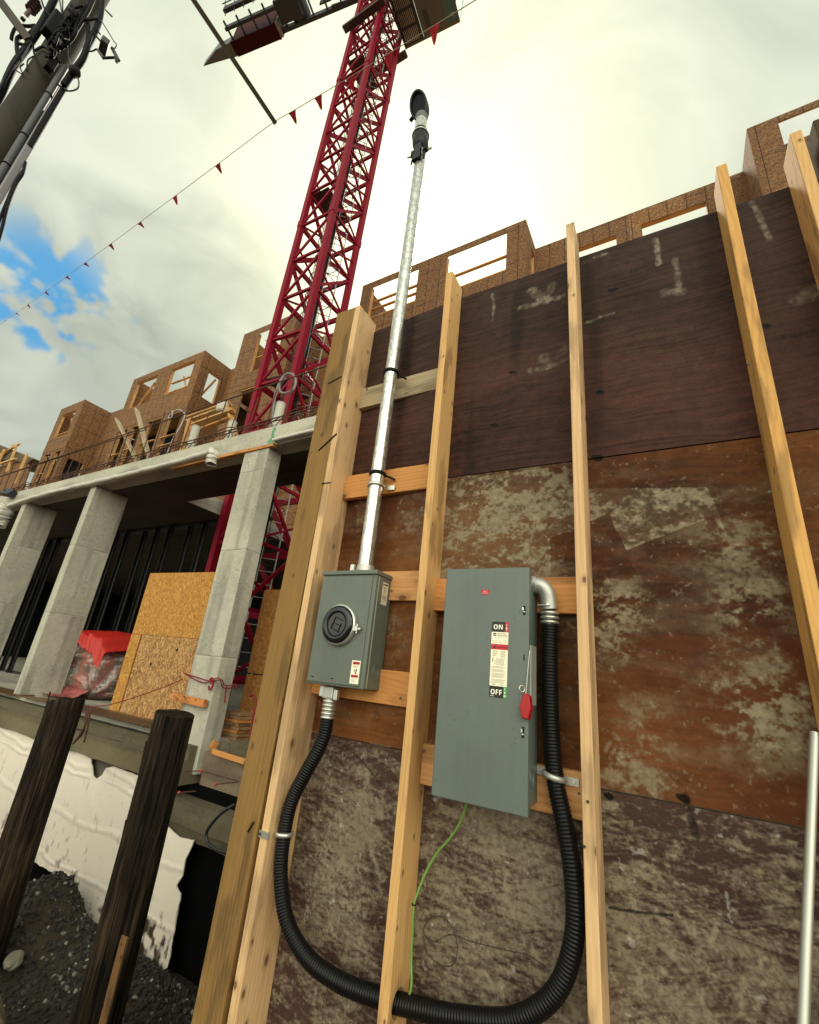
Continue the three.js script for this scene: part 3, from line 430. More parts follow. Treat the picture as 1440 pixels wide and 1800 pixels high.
// ================= SAFETY SWITCH =================
const sw = thing('safety_switch', 'tall grey safety switch box with ON OFF label and red handle', 'switch box', null, [-0.595, 1.631, 0]);
{
  const w = 0.331, h = 0.79, zf = 0.21;
  part('body', uvm(new RoundedBoxGeometry(w - 0.024, h - 0.03, 0.158, 3, 0.005), 1), M.grey, sw, [0, 0, 0.119]);
  const dg = merge([uvm(new RoundedBoxGeometry(w, h, 0.012, 2, 0.004), 1).translate(0, 0, zf - 0.006), slabBox(w / 2 - 0.0035, w / 2 - 0.0005, -h / 2 + 0.003, h / 2 - 0.003, zf - 0.026, zf - 0.005), slabBox(-w / 2 + 0.0005, -w / 2 + 0.0035, -h / 2 + 0.003, h / 2 - 0.003, zf - 0.026, zf - 0.005), slabBox(-w / 2 + 0.004, w / 2 - 0.004, -h / 2 + 0.0005, -h / 2 + 0.0035, zf - 0.026, zf - 0.005), slabBox(-w / 2 + 0.004, w / 2 - 0.004, h / 2 - 0.0035, h / 2 - 0.0005, zf - 0.026, zf - 0.005)]);
  const door = part('door', dg, M.grey, sw);
  const lab = canvasTex(300, 1280, (g, W, H) => {
    g.fillStyle = '#f1ead0'; g.fillRect(0, 0, W, H); g.fillStyle = '#050505'; g.fillRect(0, 0, W, 180); g.fillRect(0, 1095, W, 185); g.fillStyle = '#c0122a'; g.fillRect(238, 0, 62, 180); g.fillStyle = '#2f9a3e'; g.fillRect(242, 1095, 58, 185);
    g.fillStyle = '#f6f2e2'; g.font = 'bold 118px sans-serif'; g.textAlign = 'center'; g.fillText('ON', 116, 134, 190); g.fillText('OFF', 121, 1234, 206);
    g.fillRect(262, 40, 8, 40); g.fillRect(256, 98, 22, 22); g.fillRect(262, 126, 8, 30); g.fillRect(264, 1112, 8, 50); g.fillRect(258, 1176, 18, 24); g.lineWidth = 8; g.strokeStyle = '#f6f2e2'; g.beginPath(); g.arc(268, 1240, 15, 0, 7); g.stroke(); g.fillRect(16, 1254, 70, 6);
    g.fillStyle = '#0c0c0c'; g.beginPath(); g.arc(58, 226, 31, 0, 7); g.fill(); g.strokeStyle = '#f1ead0'; g.lineWidth = 3; g.beginPath(); g.arc(58, 226, 25, 0, 7); g.stroke(); g.fillStyle = '#f1ead0'; g.font = 'italic bold 30px serif'; g.fillText('GE', 58, 237);
    g.fillStyle = '#16130f'; g.textAlign = 'left'; g.font = 'bold 28px sans-serif'; g.fillText('Heavy Duty', 104, 220); g.fillText('Safety Switch', 104, 252, 180);
    g.fillStyle = '#555'; g.fillRect(6, 272, 288, 3); g.fillRect(6, 334, 288, 3); g.fillStyle = '#222'; g.font = '22px sans-serif'; g.fillText('3 R', 224, 322); g.fillText('240 VAC', 26, 370); g.fillText('200 A', 134, 370); g.fillText('3 PH', 224, 370);
    g.fillStyle = '#c41220'; g.fillRect(0, 392, W, 94); g.fillStyle = '#2a0407'; g.beginPath(); g.moveTo(30, 466); g.lineTo(60, 412); g.lineTo(90, 466); g.fill(); g.font = 'bold 46px sans-serif'; g.fillText('DANGER', 96, 462, 190);
    g.fillStyle = '#4a453c'; const q = rng(5), bars = (x, y, n, wd, c) => { for (let i = 0; i < n; i++) { let xx = x + (c ? (wd * 0.18 * q()) : 0); const end = x + wd - wd * 0.25 * q(); while (xx < end) { const l = 8 + 20 * q(); g.fillRect(xx, y + i * 17, Math.min(l, end - xx), 6); xx += l + 5; } } };
    bars(24, 506, 6, 105, true); bars(165, 506, 7, 110, true); bars(70, 640, 7, 210, true); bars(30, 770, 2, 240); bars(30, 818, 3, 240); bars(30, 884, 5, 240); bars(30, 985, 4, 240); g.fillRect(44, 1062, 50, 12); g.fillRect(180, 1064, 60, 8);
    g.fillStyle = '#0c0c0c'; g.beginPath(); g.moveTo(40, 622); g.lineTo(52, 622); g.lineTo(40, 660); g.lineTo(54, 664); g.lineTo(38, 712); g.lineTo(42, 680); g.lineTo(28, 674); g.fill();
  });
  part('switch_label', new THREE.BoxGeometry(0.062, 0.256, 0.0006), new THREE.MeshStandardMaterial({ map: lab, roughness: 0.45 }), door, [0.061, 0.066, zf + 0.0004], [0, 0, -0.008]).userData.label = 'white label with ON and OFF blocks';
  const small = canvasTex(170, 110, (g, W, H) => { g.fillStyle = '#b3122c'; g.fillRect(0, 0, W, H); g.fillStyle = '#f3a8ac'; g.font = 'bold 38px sans-serif'; g.textAlign = 'center'; g.fillText('MUST', 85, 48, 96); g.fillText('CONNECT', 85, 90, 140); });
  part('red_sticker', new THREE.BoxGeometry(0.031, 0.018, 0.0006), new THREE.MeshStandardMaterial({ map: small, roughness: 0.5 }), door, [0.0, 0.302, zf + 0.0004]).userData.label = 'small red sticker near the door top';
  for (const y of [0.237, -0.158]) { const l = part('latch', merge([slabBox(-0.004, 0.004, -0.016, 0.016, 0, 0.002)]), M.dark, door, [w / 2 - 0.017, y, zf]); part('latch_screw', new THREE.SphereGeometry(0.004, 10, 8), M.zinc, l, [0, -0.006, 0.003]); part('latch_hook', slabBox(-0.006, -0.001, 0.0, 0.010, 0, 0.005), M.zinc, l); }
  part('slot', slabBox(-0.0022, 0.0022, -0.009, 0.009, 0, 0.0012), M.black, door, [w / 2 - 0.016, 0.076, zf]);
  const hx = w / 2 - 0.012;
  const plate = part('handle_plate', uvm(new RoundedBoxGeometry(0.018, 0.20, 0.075, 2, 0.006), 1), std([0.25, 0.26, 0.225], 0.45), sw, [hx + 0.008, 0.022, 0.158]);
  beam('handle_arm', [hx + 0.016, 0.10, 0.212], [hx + 0.006, -0.05, 0.224], 0.0022, 0.003, M.cast, sw, [0, 0, 1]);
  const hs = shapeOf([[-0.011, -0.05], [0.011, -0.052], [0.020, -0.016], [0.014, 0.032], [-0.004, 0.040], [-0.020, -0.010]]);
  const hg = new THREE.ExtrudeGeometry(hs, { depth: 0.020, bevelEnabled: true, bevelThickness: 0.010, bevelSize: 0.004, bevelSegments: 2 }); hg.scale(0.80, 0.80, 0.9); part('red_handle', hg, M.red, sw, [hx + 0.006, -0.072, 0.205]);
  const lk = new THREE.TorusGeometry(0.010, 0.002, 8, 20); part('handle_link', lk, M.zinc, sw, [hx - 0.004, -0.025, 0.232], [0, 0.8, 0]);
  for (const r of [0.030, 0.021, 0.012]) { const g = new THREE.TorusGeometry(r, 0.0018, 6, 40); g.rotateY(Math.PI / 2); part('knockout_ring', g, M.grey, sw, [hx + 0.0005, -h / 2 + 0.095, 0.12]); }
}

// ================= BLACK FLEXIBLE CONDUIT =================
const hose = thing('flexible_conduit', 'thick ribbed black conduit looping from the meter box to the tall switch', 'conduit');
{
  const P = [[-1.352, 1.405, 0.074], [-1.352, 1.35, 0.075], [-1.368, 1.28, 0.08], [-1.41, 1.19, 0.086], [-1.468, 1.06, 0.086], [-1.478, 0.94, 0.086], [-1.46, 0.81, 0.088], [-1.39, 0.675, 0.088], [-1.28, 0.60, 0.082], [-1.14, 0.575, 0.076], [-0.99, 0.582, 0.074], [-0.82, 0.608, 0.078], [-0.66, 0.642, 0.085], [-0.49, 0.70, 0.09], [-0.375, 0.80, 0.09], [-0.322, 0.94, 0.088], [-0.322, 1.08, 0.085], [-0.345, 1.21, 0.082], [-0.372, 1.33, 0.080], [-0.386, 1.49, 0.080], [-0.389, 1.67, 0.080], [-0.387, 1.835, 0.080]];
  const curve = new THREE.CatmullRomCurve3(P.map(V), false, 'centripetal'), L = curve.getLength(), pitch = 0.0105, per = 5, N = Math.round(L / pitch * per), K = 26, fr = curve.computeFrenetFrames(N, false), pos = [], nor = [], idx = [];
  for (let i = 0; i <= N; i++) { const c = curve.getPointAt(i / N), ph = (i % per) / per, r = 0.0272 + 0.0024 * [0, 0.85, 1, 0.85, 0.1][i % per]; for (let k = 0; k <= K; k++) { const a = k / K * 2 * Math.PI, n = fr.normals[i].clone().multiplyScalar(Math.cos(a)).addScaledVector(fr.binormals[i], Math.sin(a)); pos.push(c.x + n.x * r, c.y + n.y * r, c.z + n.z * r); } }
  for (let i = 0; i < N; i++) for (let k = 0; k < K; k++) { const a = i * (K + 1) + k; idx.push(a, a + K + 1, a + 1, a + 1, a + K + 1, a + K + 2); }
  const g = new THREE.BufferGeometry(); g.setAttribute('position', new THREE.Float32BufferAttribute(pos, 3)); g.setIndex(idx); g.computeVertexNormals(); part('hose', g, matte([0.0045, 0.0045, 0.005], 0.38, 0.45), hose);
  // connector under the meter box
  part('connector_body', uvm(new RoundedBoxGeometry(0.058, 0.052, 0.055, 2, 0.006), 1), M.cast, hose, [-1.352, 1.508, 0.074]);
  for (const s of [-1, 1]) part('connector_ear', uvm(new RoundedBoxGeometry(0.022, 0.044, 0.02, 2, 0.003), 1), M.zinc, hose, [-1.352 + 0.040 * s, 1.506 - 0.004 * s, 0.086]);
  for (let i = 0; i < 5; i++) part('connector_rib', new THREE.TorusGeometry(0.0235, 0.0075, 10, 30), M.zinc, hose, [-1.352, 1.472 - i * 0.0165, 0.074], [Math.PI / 2, 0, 0]);
  part('connector_sleeve', cyl(0.022, 0.022, 0.09, 24), M.zinc, hose, [-1.352, 1.44, 0.074]);
  // elbow at the switch
  const el = tubeG([[-0.455, 1.985, 0.095], [-0.436, 1.985, 0.095], [-0.415, 1.980, 0.093], [-0.397, 1.960, 0.088], [-0.390, 1.93, 0.083], [-0.387, 1.895, 0.08]], 0.030, 40, 28); part('elbow', el, M.cast, hose);
  part('elbow_nut', cyl(0.036, 0.036, 0.022, 8), M.zinc, hose, [-0.44, 1.985, 0.095], [0, 0, Math.PI / 2]);
  for (let i = 0; i < 3; i++) part('elbow_rib', new THREE.TorusGeometry(0.0285, 0.006, 10, 30), M.zinc, hose, [-0.387, 1.88 - i * 0.017, 0.08], [Math.PI / 2, 0, 0]);
  rod('elbow_screw', [-0.425, 1.905, 0.11], [-0.39, 1.905, 0.112], 0.003, M.zinc, hose); part('screw_head', new RoundedBoxGeometry(0.014, 0.012, 0.012, 2, 0.002), M.zinc, hose, [-0.385, 1.908, 0.112]);
  // straps
  const s1 = part('hose_strap', new THREE.TorusGeometry(0.032, 0.007, 8, 36), M.zinc, hose, [-1.478, 0.945, 0.086], [Math.PI / 2, 0.05, 0]); s1.scale.z = 1.3;
  part('strap_ear', merge([slabBox(-0.058, -0.004, -0.012, 0.012, -0.002, 0.004)]), M.zinc, hose, [-1.503, 0.94, 0.143]); const sc = cyl(0.005, 0.005, 0.006, 10); sc.rotateX(Math.PI / 2); part('strap_screw', sc, M.steel, hose, [-1.552, 0.94, 0.149]);
  const s2 = part('hose_strap', new THREE.TorusGeometry(0.033, 0.007, 8, 36), M.cast, hose, [-0.377, 1.345, 0.081], [Math.PI / 2, -0.2, 0]); s2.scale.z = 1.4;
  for (const s of [-1, 1]) { part('strap_ear', merge([slabBox(-0.022, 0.022, -0.012, 0.012, 0, 0.004)]), M.cast, hose, [-0.377 + 0.050 * s, 1.342 - 0.008 * s, 0.044]); const sc2 = cyl(0.005, 0.005, 0.006, 10); sc2.rotateX(Math.PI / 2); part('strap_screw', sc2, M.zinc, hose, [-0.377 + 0.058 * s, 1.342 - 0.008 * s, 0.05]); }
}
{
  const t = thing('ground_wire', 'thin bare green ground wire hanging below the tall switch', 'wire');
  part('wire', tubeG([[-0.655, 1.26, 0.12], [-0.675,1.202,0.1], [-0.703,1.142,0.08], [-0.747,1.082,0.06], [-0.798,1.025,0.045], [-0.835,0.958,0.05], [-0.852,0.906,0.06], [-0.861,0.866,0.07], [-0.859,0.787,0.07], [-0.855,0.712,0.07], [-0.846,0.65,0.075], [-0.86, 0.60, 0.076]], 0.0042, 120, 10), M.green, t);
  const k = new THREE.TorusGeometry(0.0065, 0.0024, 8, 16); part('cable_tie', k, M.rubber, t, [-0.861,0.866,0.07], [Math.PI / 2, 0, 0]);
}
{
  const t = thing('loose_wire', 'hair thin dark wire curled into a loop on the plywood under the tall switch', 'wire');
  part('wire', tubeG([[-0.42,0.814,0.02], [-0.473,0.825,0.02], [-0.565,0.814,0.018], [-0.661,0.805,0.02], [-0.747,0.796,0.012], [-0.804,0.761,0.012], [-0.843,0.773,0.012], [-0.831,0.812,0.012], [-0.782,0.836,0.012], [-0.737,0.82,0.014], [-0.715,0.772,0.014], [-0.726,0.724,0.014], [-0.761,0.708,0.012], [-0.8,0.711,0.012], [-0.832,0.729,0.012], [-0.841,0.767,0.016]], 0.0014, 140, 6), M.wireBrown, t);
}
{
  const t = thing('steel_pipe', 'loose galvanized steel pipe leaning at the bottom right edge', 'pipe');
  rod('pipe', [0.317,1.571,0.118], [0.105,0.769,0.423], 0.0108, std([0.42, 0.42, 0.38], 0.42, 0.8), t, 28);
  const a = V([0.317,1.571,0.118]); part('pipe_end', new THREE.TorusGeometry(0.0095, 0.0016, 8, 24), M.zinc, t, [a.x, a.y, a.z], [Math.PI / 2, 0, 0]);
}

// ================= CONCRETE PODIUM =================
const PZ = -2.33;
const pod = thing('concrete_podium', 'bare concrete podium with slanting looking columns carrying the wooden building', 'concrete building', null, [-6, 0, PZ]);
pod.rotation.y = -0.016;
{ // in podium coordinates: x from -6, z from the facade
  const hole = rect(-2.75, 0.3, 1.25, 4.6);
  const sl = new THREE.ExtrudeGeometry(shapeOf(rect(-24, 11, 0, 11.5), [hole]), { depth: 0.34, bevelEnabled: false }); sl.rotateX(-Math.PI / 2); sl.translate(0, 4.66, 0); uvm(sl, 0); part('roof_slab', sl, M.con, pod);
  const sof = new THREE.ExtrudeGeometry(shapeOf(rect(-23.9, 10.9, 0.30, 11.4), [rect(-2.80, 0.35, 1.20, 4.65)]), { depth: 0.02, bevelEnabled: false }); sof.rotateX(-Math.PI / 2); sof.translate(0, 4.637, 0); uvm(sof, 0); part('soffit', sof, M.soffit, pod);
  part('floor_slab', slabBox(-24, 0.92, 0.42, 0.655, -11.5, -0.02, 0), M.con, pod);
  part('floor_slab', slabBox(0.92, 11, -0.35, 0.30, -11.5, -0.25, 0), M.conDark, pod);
  part('dark_back_wall', slabBox(-24, 11, 0.3, 4.66, -11.6, -11.4, 0), M.dark, pod); part('dark_back_wall', slabBox(-24.2, -24, 0.3, 4.66, -11.5, -3.5, 1), M.dark, pod); part('dark_back_wall', slabBox(3.4, 3.6, 0.3, 4.64, -11.4, -0.7, 1), std([0.05, 0.04, 0.03], 0.9), pod);  // near-black walls enclose the podium so its inside reads as deep shade
  // edge steps of the floor
  const rough = (x0, x1, y0, y1, z0, z1, mat, seed) => { const n = Math.max(2, Math.round((x1 - x0) / 0.07)), g = new THREE.BoxGeometry(x1 - x0, y1 - y0, z1 - z0, n, 4, 2); const p = g.attributes.position; for (let i = 0; i < p.count; i++) { const x = p.getX(i), y = p.getY(i), z = p.getZ(i); const f = 0.03 * (fbm(x * 3 + seed, y * 8 + z * 8, 4, seed) - 0.5); p.setY(i, y + f * (y < 0 ? 1.6 : 0.5)); if (z > 0) p.setZ(i, z + f * 0.8); } g.computeVertexNormals(); g.translate((x0 + x1) / 2, (y0 + y1) / 2, (z0 + z1) / 2); return uvm(g, 0); };
  part('edge_step', rough(-24, 0.95, 0.45, 0.60, -0.3, 0.10, M.con, 2), M.conDark, pod); part('edge_step', rough(-24, 0.95, 0.20, 0.448, -0.3, 0.19, M.con, 5), std([0.34, 0.29, 0.20], 0.9, 0, { map: conT }), pod);
  part('lower_ledge', rough(0.80, 5, -0.13, 0.09, -0.6, 0.16, M.con, 7), M.conDark, pod);
  part('lower_ledge', rough(0.85, 5, -0.26, -0.132, -0.6, 0.10, M.con, 9), std([0.24, 0.20, 0.14], 0.9, 0, { map: conT }), pod);
  part('stub_wall', rough(1.02, 5, 0.10, 0.545, -0.5, -0.08, M.con, 11), M.conPink, pod); part('stub_cap', rough(1.30, 5, 0.55, 0.70, -0.6, -0.16, M.con, 15), M.conDark, pod);
  part('foundation_wall', slabBox(-24, 5, -1.9, 0.2, -0.6, -0.02, 0), M.membrane, pod);
  part('mortar_patch', rough(-1.25, -0.35, -0.12, 0.24, -0.1, 0.06, M.con, 21), std([0.30, 0.28, 0.24], 0.95, 0, { map: conT }), pod);
  // columns, cast in lifts with a small joint
  const column = (x0, x1, z0, z1, y0, lifts, label, tilt = 0) => { const gs = []; for (let i = 0; i + 1 < lifts.length; i++) gs.push(uvm(new RoundedBoxGeometry(x1 - x0, lifts[i + 1] - lifts[i] - 0.005, z1 - z0, 2, 0.014).translate(0, (lifts[i] + lifts[i + 1]) / 2, 0), 1)); gs.push(slabBox(-(x1 - x0) / 2 + 0.006, (x1 - x0) / 2 - 0.006, lifts[0], lifts.at(-1), -(z1 - z0) / 2 + 0.006, (z1 - z0) / 2 - 0.006)); const m = part('column', merge(gs), M.con, pod, [(x0 + x1) / 2, 0, (z0 + z1) / 2]); m.rotation.z = tilt; m.userData.label = label; return m; };
  column(0.47, 1.0, -0.27, 0.0, 0.3, [0.3, 1.62, 3.05, 4.28, 4.655], 'nearest square concrete column', 0.004);
  column(-4.22, -4.0, -0.66, 0.0, 0.64, [0.64, 2.1, 3.4, 4.655], 'second concrete column, a thin blade', -0.012);
  column(-7.32, -7.1, -0.66, 0.0, 0.64, [0.64, 2.3, 3.6, 4.655], 'third concrete column at the left edge');
  column(-11.0, -10.78, -0.66, 0.0, 0.64, [0.64, 2.3, 4.655], 'far concrete column at the left');
  // rough green paint and form board, wrapped roll under the slab edge
  const fb = lumber(0.05, 0.075, 2.5); const fm = part('form_board', fb, M.orange, pod, [1.1, 4.655, -0.01]); fm.rotation.z = Math.PI / 2; fm.userData.label = 'orange brown form board under the slab edge';
  const spl = new THREE.ExtrudeGeometry(shapeOf([[-0.05, 0], [0.04, 0.02], [0.06, 0.12], [0.02, 0.2], [0.05, 0.28], [0, 0.33], [-0.03, 0.24], [-0.02, 0.14], [-0.08, 0.08]]), { depth: 0.002, bevelEnabled: false }); part('paint_mark', spl, std([0.12, 0.30, 0.17], 0.8), pod, [1.0, 4.665, 0.001]).userData.label = 'green paint mark on the slab edge';
  const roll = (pts, r, name) => { const c = new THREE.CatmullRomCurve3(pts.map(V)), N = pts.length * 26, K = 14, fr = c.computeFrenetFrames(N, false), pos = [], idx = []; for (let i = 0; i <= N; i++) { const q = c.getPointAt(i / N); for (let k = 0; k <= K; k++) { const a = k / K * 6.2832, rad = r * (0.65 + 0.7 * fbm(i * 0.16, Math.cos(a) * 1.5 + 4, 3, 14 + (k % K === 0 ? 0 : 0))) * (1 + 0.3 * Math.cos(2 * a)); const v = fr.normals[i].clone().multiplyScalar(Math.cos(a) * rad).addScaledVector(fr.binormals[i], Math.sin(a) * rad).add(q); pos.push(v.x, v.y, v.z); } } for (let i = 0; i < N; i++) for (let k = 0; k < K; k++) { const a = i * (K + 1) + k; idx.push(a, a + K + 1, a + 1, a + 1, a + K + 1, a + K + 2); } const g = new THREE.BufferGeometry(); g.setAttribute('position', new THREE.Float32BufferAttribute(pos, 3)); g.setIndex(idx); g.computeVertexNormals(); return part(name, g, std([0.62, 0.59, 0.52], 0.55), pod); };
  roll([[-8.0, 4.60, 0.03], [-6.5, 4.66, 0.06], [-5, 4.69, 0.05], [-3.5, 4.675, 0.06], [-2.2, 4.69, 0.06], [-1.2, 4.70, 0.06], [-0.5, 4.73, 0.06], [-0.22, 4.74, 0.07]], 0.055, 'plastic_roll').userData.label = 'rolled white plastic sheet under the slab edge';
  roll([[-0.26, 4.75, 0.07], [-0.20, 4.68, 0.085], [-0.22, 4.58, 0.08], [-0.19, 4.50, 0.075]], 0.07, 'plastic_flap');
  roll([[-8.0, 4.62, 0.03], [-8.05, 4.45, 0.05], [-8.15, 4.25, 0.03], [-8.1, 4.1, 0.04]], 0.13, 'plastic_flap');
  roll([[1.12, 4.70, 0.05], [2.0, 4.705, 0.05], [3.2, 4.70, 0.05]], 0.035, 'plastic_roll');
  part('edge_lamp', merge([slabBox(-0.22, 0.22, -0.09, 0.09, 0, 0.12), slabBox(-0.17, -0.10, 0.0, 0.03, 0.12, 0.135)]), std([0.012, 0.016, 0.025], 0.5), pod, [-8.1, 4.92, 0.06], [-0.5, 0.15, -0.1]);
}
// grey steel studs deep in the podium
{
  const t = thing('steel_stud_wall', 'row of thin grey steel studs in the dark behind the concrete columns', 'stud wall');
  for (let i = 0; i < 17; i++) { const x = -17.5 + i * 0.62; const g = merge([slabBox(-0.04, 0.04, 0, 3.95, -0.003, 0.003), slabBox(-0.04, -0.036, 0, 3.95, 0.003, 0.10), slabBox(0.036, 0.04, 0, 3.95, 0.003, 0.05)]); part('steel_stud', g, M.steel, t, [x, 0.66, -4.75 + 0.05 * ((i * 7) % 3)], [0, 0.5, 0]); }
  part('track', slabBox(-17.6, -7.4, 0.655, 0.70, -4.85, -4.65), M.steel, t); part('track', slabBox(-17.6, -7.4, 4.56, 4.62, -4.85, -4.65), M.steel, t);
}
{ // white insulation wrap on the foundation
  const out = [[-13, 0.52], [-9.95, 0.40], [-8.6, 0.335], [-7.47, 0.27], [-7.15, 0.235], [-6.98, 0.215], [-6.93, 0.12], [-6.88, 0.09], [-6.80, 0.0], [-6.70, -0.02], [-6.60, 0.04], [-6.56, 0.13], [-6.40, 0.175], [-5.74, 0.165], [-5.36, 0.14], [-5.28, -0.16], [-5.05, -0.205], [-4.86, -0.25], [-4.60, -0.225], [-4.63, -0.34], [-4.67, -0.42], [-4.66, -0.55], [-4.72, -0.66], [-4.62, -0.70], [-4.60, -0.95], [-4.57, -1.28], [-4.72, -1.36], [-4.98, -1.50], [-5.12, -1.47], [-5.35, -1.40], [-5.42, -1.38], [-5.75, -1.36], [-6.05, -1.33], [-6.28, -1.30], [-6.46, -1.20], [-6.44, -1.06], [-6.62, -1.18], [-7.0, -1.12], [-7.43, -1.13], [-8.0, -1.10], [-8.54, -1.11], [-13, -1.05]].reverse();
  const fine = []; const q = rng(4); for (let i = 0; i < out.length; i++) { const a = out[i], b = out[(i + 1) % out.length], n = Math.max(1, Math.round(Math.hypot(a[0] - b[0], a[1] - b[1]) / 0.05)); for (let k = 0; k < n; k++) { const j = a[0] > -4.75 || a[1] < -1 ? 0.012 : 0.006; fine.push([mix(a[0], b[0], k / n) + (q() - 0.5) * j, mix(a[1], b[1], k / n) + (q() - 0.5) * j]); } }
  const g = new THREE.ExtrudeGeometry(shapeOf(fine), { depth: 0.014, bevelEnabled: false }); uvm(g, 1, 0, 0);
  const wrap = tex(2048, 1024, (u, v) => { const x = -9.2 + u * 4.8, y = -1.6 + v * 2.2; const big = tf(u, v, 7, 4, 5, 201), stk = tf(u, v, 90, 9, 4, 203); let k = 0.94 + 0.10 * (big - 0.5); const low = sstep(-0.55, -1.35, y), zone = x > -5.4 ? 1.25 * sstep(-0.75, -1.2, y) + 0.12 : 0.55 * low + 0.26; const dirt = sstep(0.62 - 0.15 * zone, 0.74 - 0.12 * zone, stk * 0.30 + tf(u, v, 60, 26, 5, 207) * 0.5 + tf(u, v, 12, 6, 3, 209) * 0.2) * clamp(zone * 1.1); const seam = 0; const c = [0.90 * k, 0.80 * k, 0.69 * k]; return [mix(c[0], 0.06, dirt), mix(c[1], 0.04, dirt), mix(c[2], 0.022, dirt)]; }, 4.8, 2.2);
  wrap.offset.set(-(-9.2) / 4.8, 1.6 / 2.2);
  const wb = tex(512, 512, (u, v) => { const a = tf(u, v, 5, 2, 3, 211), b = tf(u, v, 2, 4, 3, 213); const f = 1 - Math.abs(2 * a - 1), l = Math.abs(((v * 3.2 + 0.35 * b + 0.2 * a) % 1) - 0.5); const c = clamp(0.5 * f + 0.4 * a + 0.3 * sstep(0.1, 0.0, l)); return [c, c, c]; }, 1.6, 1.6, false);
  const m = mesh('foundation_wrap', g, new THREE.MeshStandardMaterial({ map: wrap, bumpMap: wb, bumpScale: 0.022, roughness: 0.5 }), scene); m.geometry.translate(6, 0, 0); m.position.set(-6, 0, -2.205); m.rotation.y = -0.016; tag(m, 'torn white insulation wrap on the foundation below the podium edge', 'wrap');
}
// piles
function pile(label, x, z, top, r, seed) {
  const t = thing('timber_pile', label, 'pile', 'dark round piles before the white wrap', [x, 0, z]); const g = new THREE.CylinderGeometry(r, r * 1.06, top + 2.2, 40, 60), p = g.attributes.position;
  for (let i = 0; i < p.count; i++) { const X = p.getX(i), y = p.getY(i), Z = p.getZ(i), a = Math.atan2(Z, X), rad = Math.hypot(X, Z); if (rad > 0.01) { const k = 1 + 0.10 * (fbm(Math.cos(a) * 5 + seed, Math.sin(a) * 5 + y * 0.25, 4, seed) - 0.5); p.setXYZ(i, X * k, y, Z * k); } if (y > (top + 2.2) / 2 - 0.02) p.setY(i, y + 0.10 * X / r * (seed > 5 ? -0.2 : 0.28) + 0.02 * fbm(X * 30, Z * 30, 2, seed)); }
  g.computeVertexNormals(); g.translate(0, top - (top + 2.2) / 2, 0); uvm(g, 1); const uv = g.attributes.uv; for (let i = 0; i < uv.count; i++) { const a = Math.atan2(p.getZ(i), p.getX(i)); if (Math.abs(g.attributes.normal.getY(i)) < 0.7) uv.setXY(i, a / 6.2832 * 0.85 + seed * 0.13, p.getY(i)); } part('trunk', g, M.tie, t);
  const q = rng(seed); for (let i = 0; i < 4; i++) { const a = q() * 3 - 0.2, y = top - 0.1 - q() * 1.6; beam('splinter', [Math.cos(a) * r * 0.98, y, Math.sin(a) * r * 0.98], [Math.cos(a) * r * 1.05, y + 0.16 + 0.2 * q(), Math.sin(a) * r * 1.05], 0.012, 0.006, M.tie, t, [0.3, 0, 1]); }
  return t;
}
pile('dark brown round wooden pile at the left edge, farther of the two', -5.86, -1.12, 1.00, 0.168, 3);
pile('dark brown round wooden pile nearer the corner post, with a wooden lath before it', -3.90, -1.05, 1.10, 0.162, 8);

// ================= THINGS ON THE PODIUM FLOOR =================
{
  const t = thing('osb_hoarding', 'golden chipboard partition between the columns, two sheets high', 'partition', null, [-6.87, 0, -2.78]);
  t.rotation.y = 0.04;
  const a = new THREE.BoxGeometry(1.86, 1.02, 0.02); uvm(a, 0); part('chipboard_sheet', a, M.osbGold, t, [0.02, 2.36, 0]).userData.label = 'upper smooth golden chipboard sheet';
  const b = new THREE.BoxGeometry(1.62, 1.17, 0.02); uvm(b, 0); part('chipboard_sheet', b, M.osbCoarse, t, [0.18, 1.26, 0.004]).userData.label = 'lower coarse chipboard sheet with large flakes';
  part('edge_strip', box(0.24, 1.17, 0.022), M.osbGold, t, [-0.79, 1.26, 0.004]);
  for (const [x, y] of [[-0.22, 1.42], [0.30, 1.66]]) { const g = cyl(0.022, 0.018, 0.012, 9); g.rotateX(Math.PI / 2); part('knot_hole', g, M.dark, t, [x, y, 0.012]); }
}
{
  const t = thing('osb_hoarding', 'chipboard partition behind the nearest column, coloured darker to stand for shade', 'partition', null, [-4.7, 0, -3.05]);
  for (const [y, h] of [[2.05, 1.18], [0.98, 0.92]]) part('chipboard_sheet', box(1.55, h, 0.02, 0), M.osbShaded, t, [0.2, y, 0]);  // golden chipboard texture tinted dark, shade put into the colour
}
